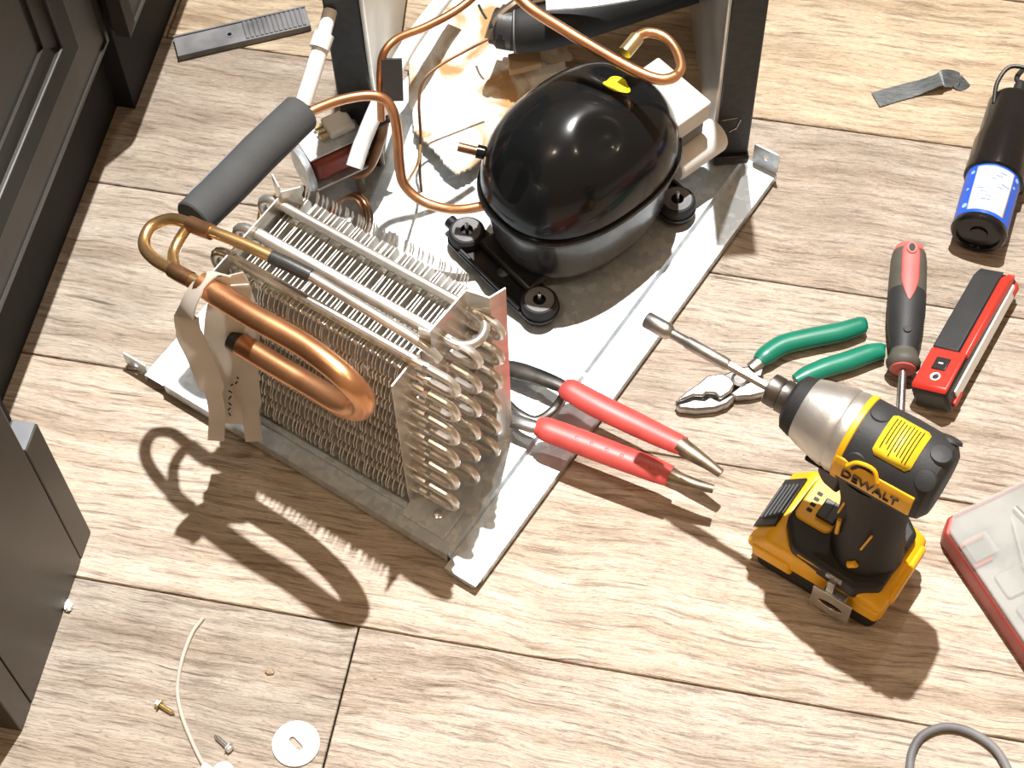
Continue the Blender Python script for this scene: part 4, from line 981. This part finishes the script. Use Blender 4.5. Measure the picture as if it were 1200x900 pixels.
MB().prism([(.025, .050), (.065, .035), (.067, .0365), (.027, .052)], .0285, .0292).build('lid_rib', 'clear', lid)
MB().box(.062, .25, .034, .0355, .0285, .0292).build('lid_rib', 'clear', lid)
# steel bits seen through the lid
for k in range(9):
    MB().tube([(.018 + .012 * (k % 3), .060 + .012 * k, .024), (.040 + .012 * (k % 3), .064 + .012 * k, .024)], .0028, 8).build('stored_bit', 'tool_steel', cs)

# ---- grey ribbed bar
A, B = at(206, 57, .004), at(361, 21, .004)
D = B - A; ang = math.atan2(D.y, D.x); Lb = D.length
cb = thing('ribbed_bar', 'grey flat bar with ribbed end and screw hole lying near the cabinets', 'bar', ((A + B) / 2).to_2d().to_3d(), ang)
hw = .0125; h_ = Lb / 2
MB().ring([(h_ * max(-1, min(1, 1.5 * math.cos(2 * PI * k / 24))) , hw * max(-1, min(1, 1.5 * math.sin(2 * PI * k / 24)))) for k in range(24)], circle(.0022, 24, -.012, .0), 0, .006).build('bar_body', 'grey_rubber', cb, bevel=.0008, smooth=0)
MB().ring(circle(.0036, 20, -.012, 0), circle(.0022, 20, -.012, 0), .006, .0066).build('hole_rim', 'ledge', cb)
for k in range(13):
    x = h_ * .06 + (h_ * .92 - h_ * .06) * k / 12
    MB().tube([(x, -hw + .0018, .0062), (x, hw - .0018, .0062)], .0019, 8).build('rib', 'grey_rubber', cb)
for s in (-1, 1): MB().box(-h_, h_, s * hw - .0009, s * hw + .0009, 0, .0078).build('edge_rail', 'grey_rubber', cb, bevel=.0005)

# ---- loose strip of tape on the floor
tp = MB().ribbon(catmull([at(1026, 117, .0015), at(1050, 110, .0012), at(1075, 103, .0018), at(1092, 97, .006), at(1105, 92, .010), at(1118, 93, .006), at(1126, 99, .003), at(1132, 94, .004)], 6),
                 [Vector((.35, 1, 0))] * 24 + [Vector((.2, 1, .5))] * 19, [.0175] * 24 + [.0165] * 8 + [.012] * 11, .0006).build('tape_strip', 'greytape', origin=at(1060, 108, 0))
tag(tp, 'short grey tape strip with curled end stuck near the pump cable', 'tape')

# ---- grey cord loop
tag(MB().tube(catmull([at(*p, .0035) for p in ((1067, 925), (1066, 900), (1070, 878), (1082, 861), (1105, 852), (1130, 855), (1155, 868), (1172, 885), (1184, 910), (1186, 930))], 8), .0033, 12).build('cord', 'grey_rubber', origin=at(1105, 852, 0)), 'dark grey rubber cord curved on the floor', 'cord')

# ---- small litter on the near plank
wr = thing('white_wire', 'thin white wire with a small plug lying on the plank', 'wire', at(209, 800, 0))
MB().tube(catmull([at(*p, .0018) for p in ((238, 724), (226, 740), (216, 764), (210, 788), (208, 812), (213, 838), (222, 862), (233, 886), (241, 900))], 6), .0015, 10).build('wire', 'tag', wr, world=True)
MB().tube([at(238, 897, .003), at(249, 905, .003)], .003, 10).build('plug', 'white', wr, world=True)
tag(MB().lathe([(.0075, 0), (.0085, .001), (.0085, .002), (.0075, .003)], at(262, 906, .0002), (0, 0, 1), 24).build('washer', 'white', origin=at(262, 906, 0)), 'small white washer beside the white wire plug', 'washer')
def screw(px0, px1, label, m):
    A, B = at(*px0, .0032), at(*px1, .0018); D = (B - A); L_ = D.length; D.normalize()
    t = thing('screw', label, 'screw', at((px0[0] + px1[0]) / 2, (px0[1] + px1[1]) / 2, 0), 0)
    hd_ = MB().lathe([(.0022, 0), (.0032, .0004), (.0032, .0026), (.0044, .0028), (.0044, .0036), (.0015, .0037)], A, D, 6).build('hex_head', m, t, world=True, smooth=30)
    prof = [(.0017, .0036)]
    k = .0042
    while k < L_ - .003:
        prof += [(.0014, k), (.0020, k + .0005)]; k += .0011
    prof += [(.0012, L_ - .002), (.0002, L_)]
    MB().lathe(prof, A, D, 14).build('threaded_shank', m, t, world=True)
    return t
screw((183, 823), (205, 837), 'brass-coloured hex screw lying beside the white wire', 'brass')
screw((271, 879), (251, 861), 'silver hex screw lying between the wire and the white disc', 'steel')
# white disc with slot
slot = []
for k in range(32):
    a = 2 * PI * k / 32; c_, s_ = math.cos(a), math.sin(a); slot.append((math.copysign(.0042, c_) * min(1, abs(c_) * 3) + .0024 * c_, .0024 * s_))
dc = MB().ring(circle(.0182, 32), slot, 0, .0016).build('slotted_disc', 'white', bevel=.0003)
dc.location = at(347, 872, .0002); dc.rotation_euler.z = math.radians(-48); tag(dc, 'round white plastic disc with a slot lying on the floor', 'disc')
lump('debris_chip', 316, 787, .0012, .0035, .0025, .0016, 'kraft', 5.0, 'tiny dark crumb on the plank beside the white wire', 'debris')
lump('foam_crumb', 80, 710, .0025, .0032, .0045, .0026, 'white', 8.0, 'tiny white crumb against the dark end panel', 'debris')
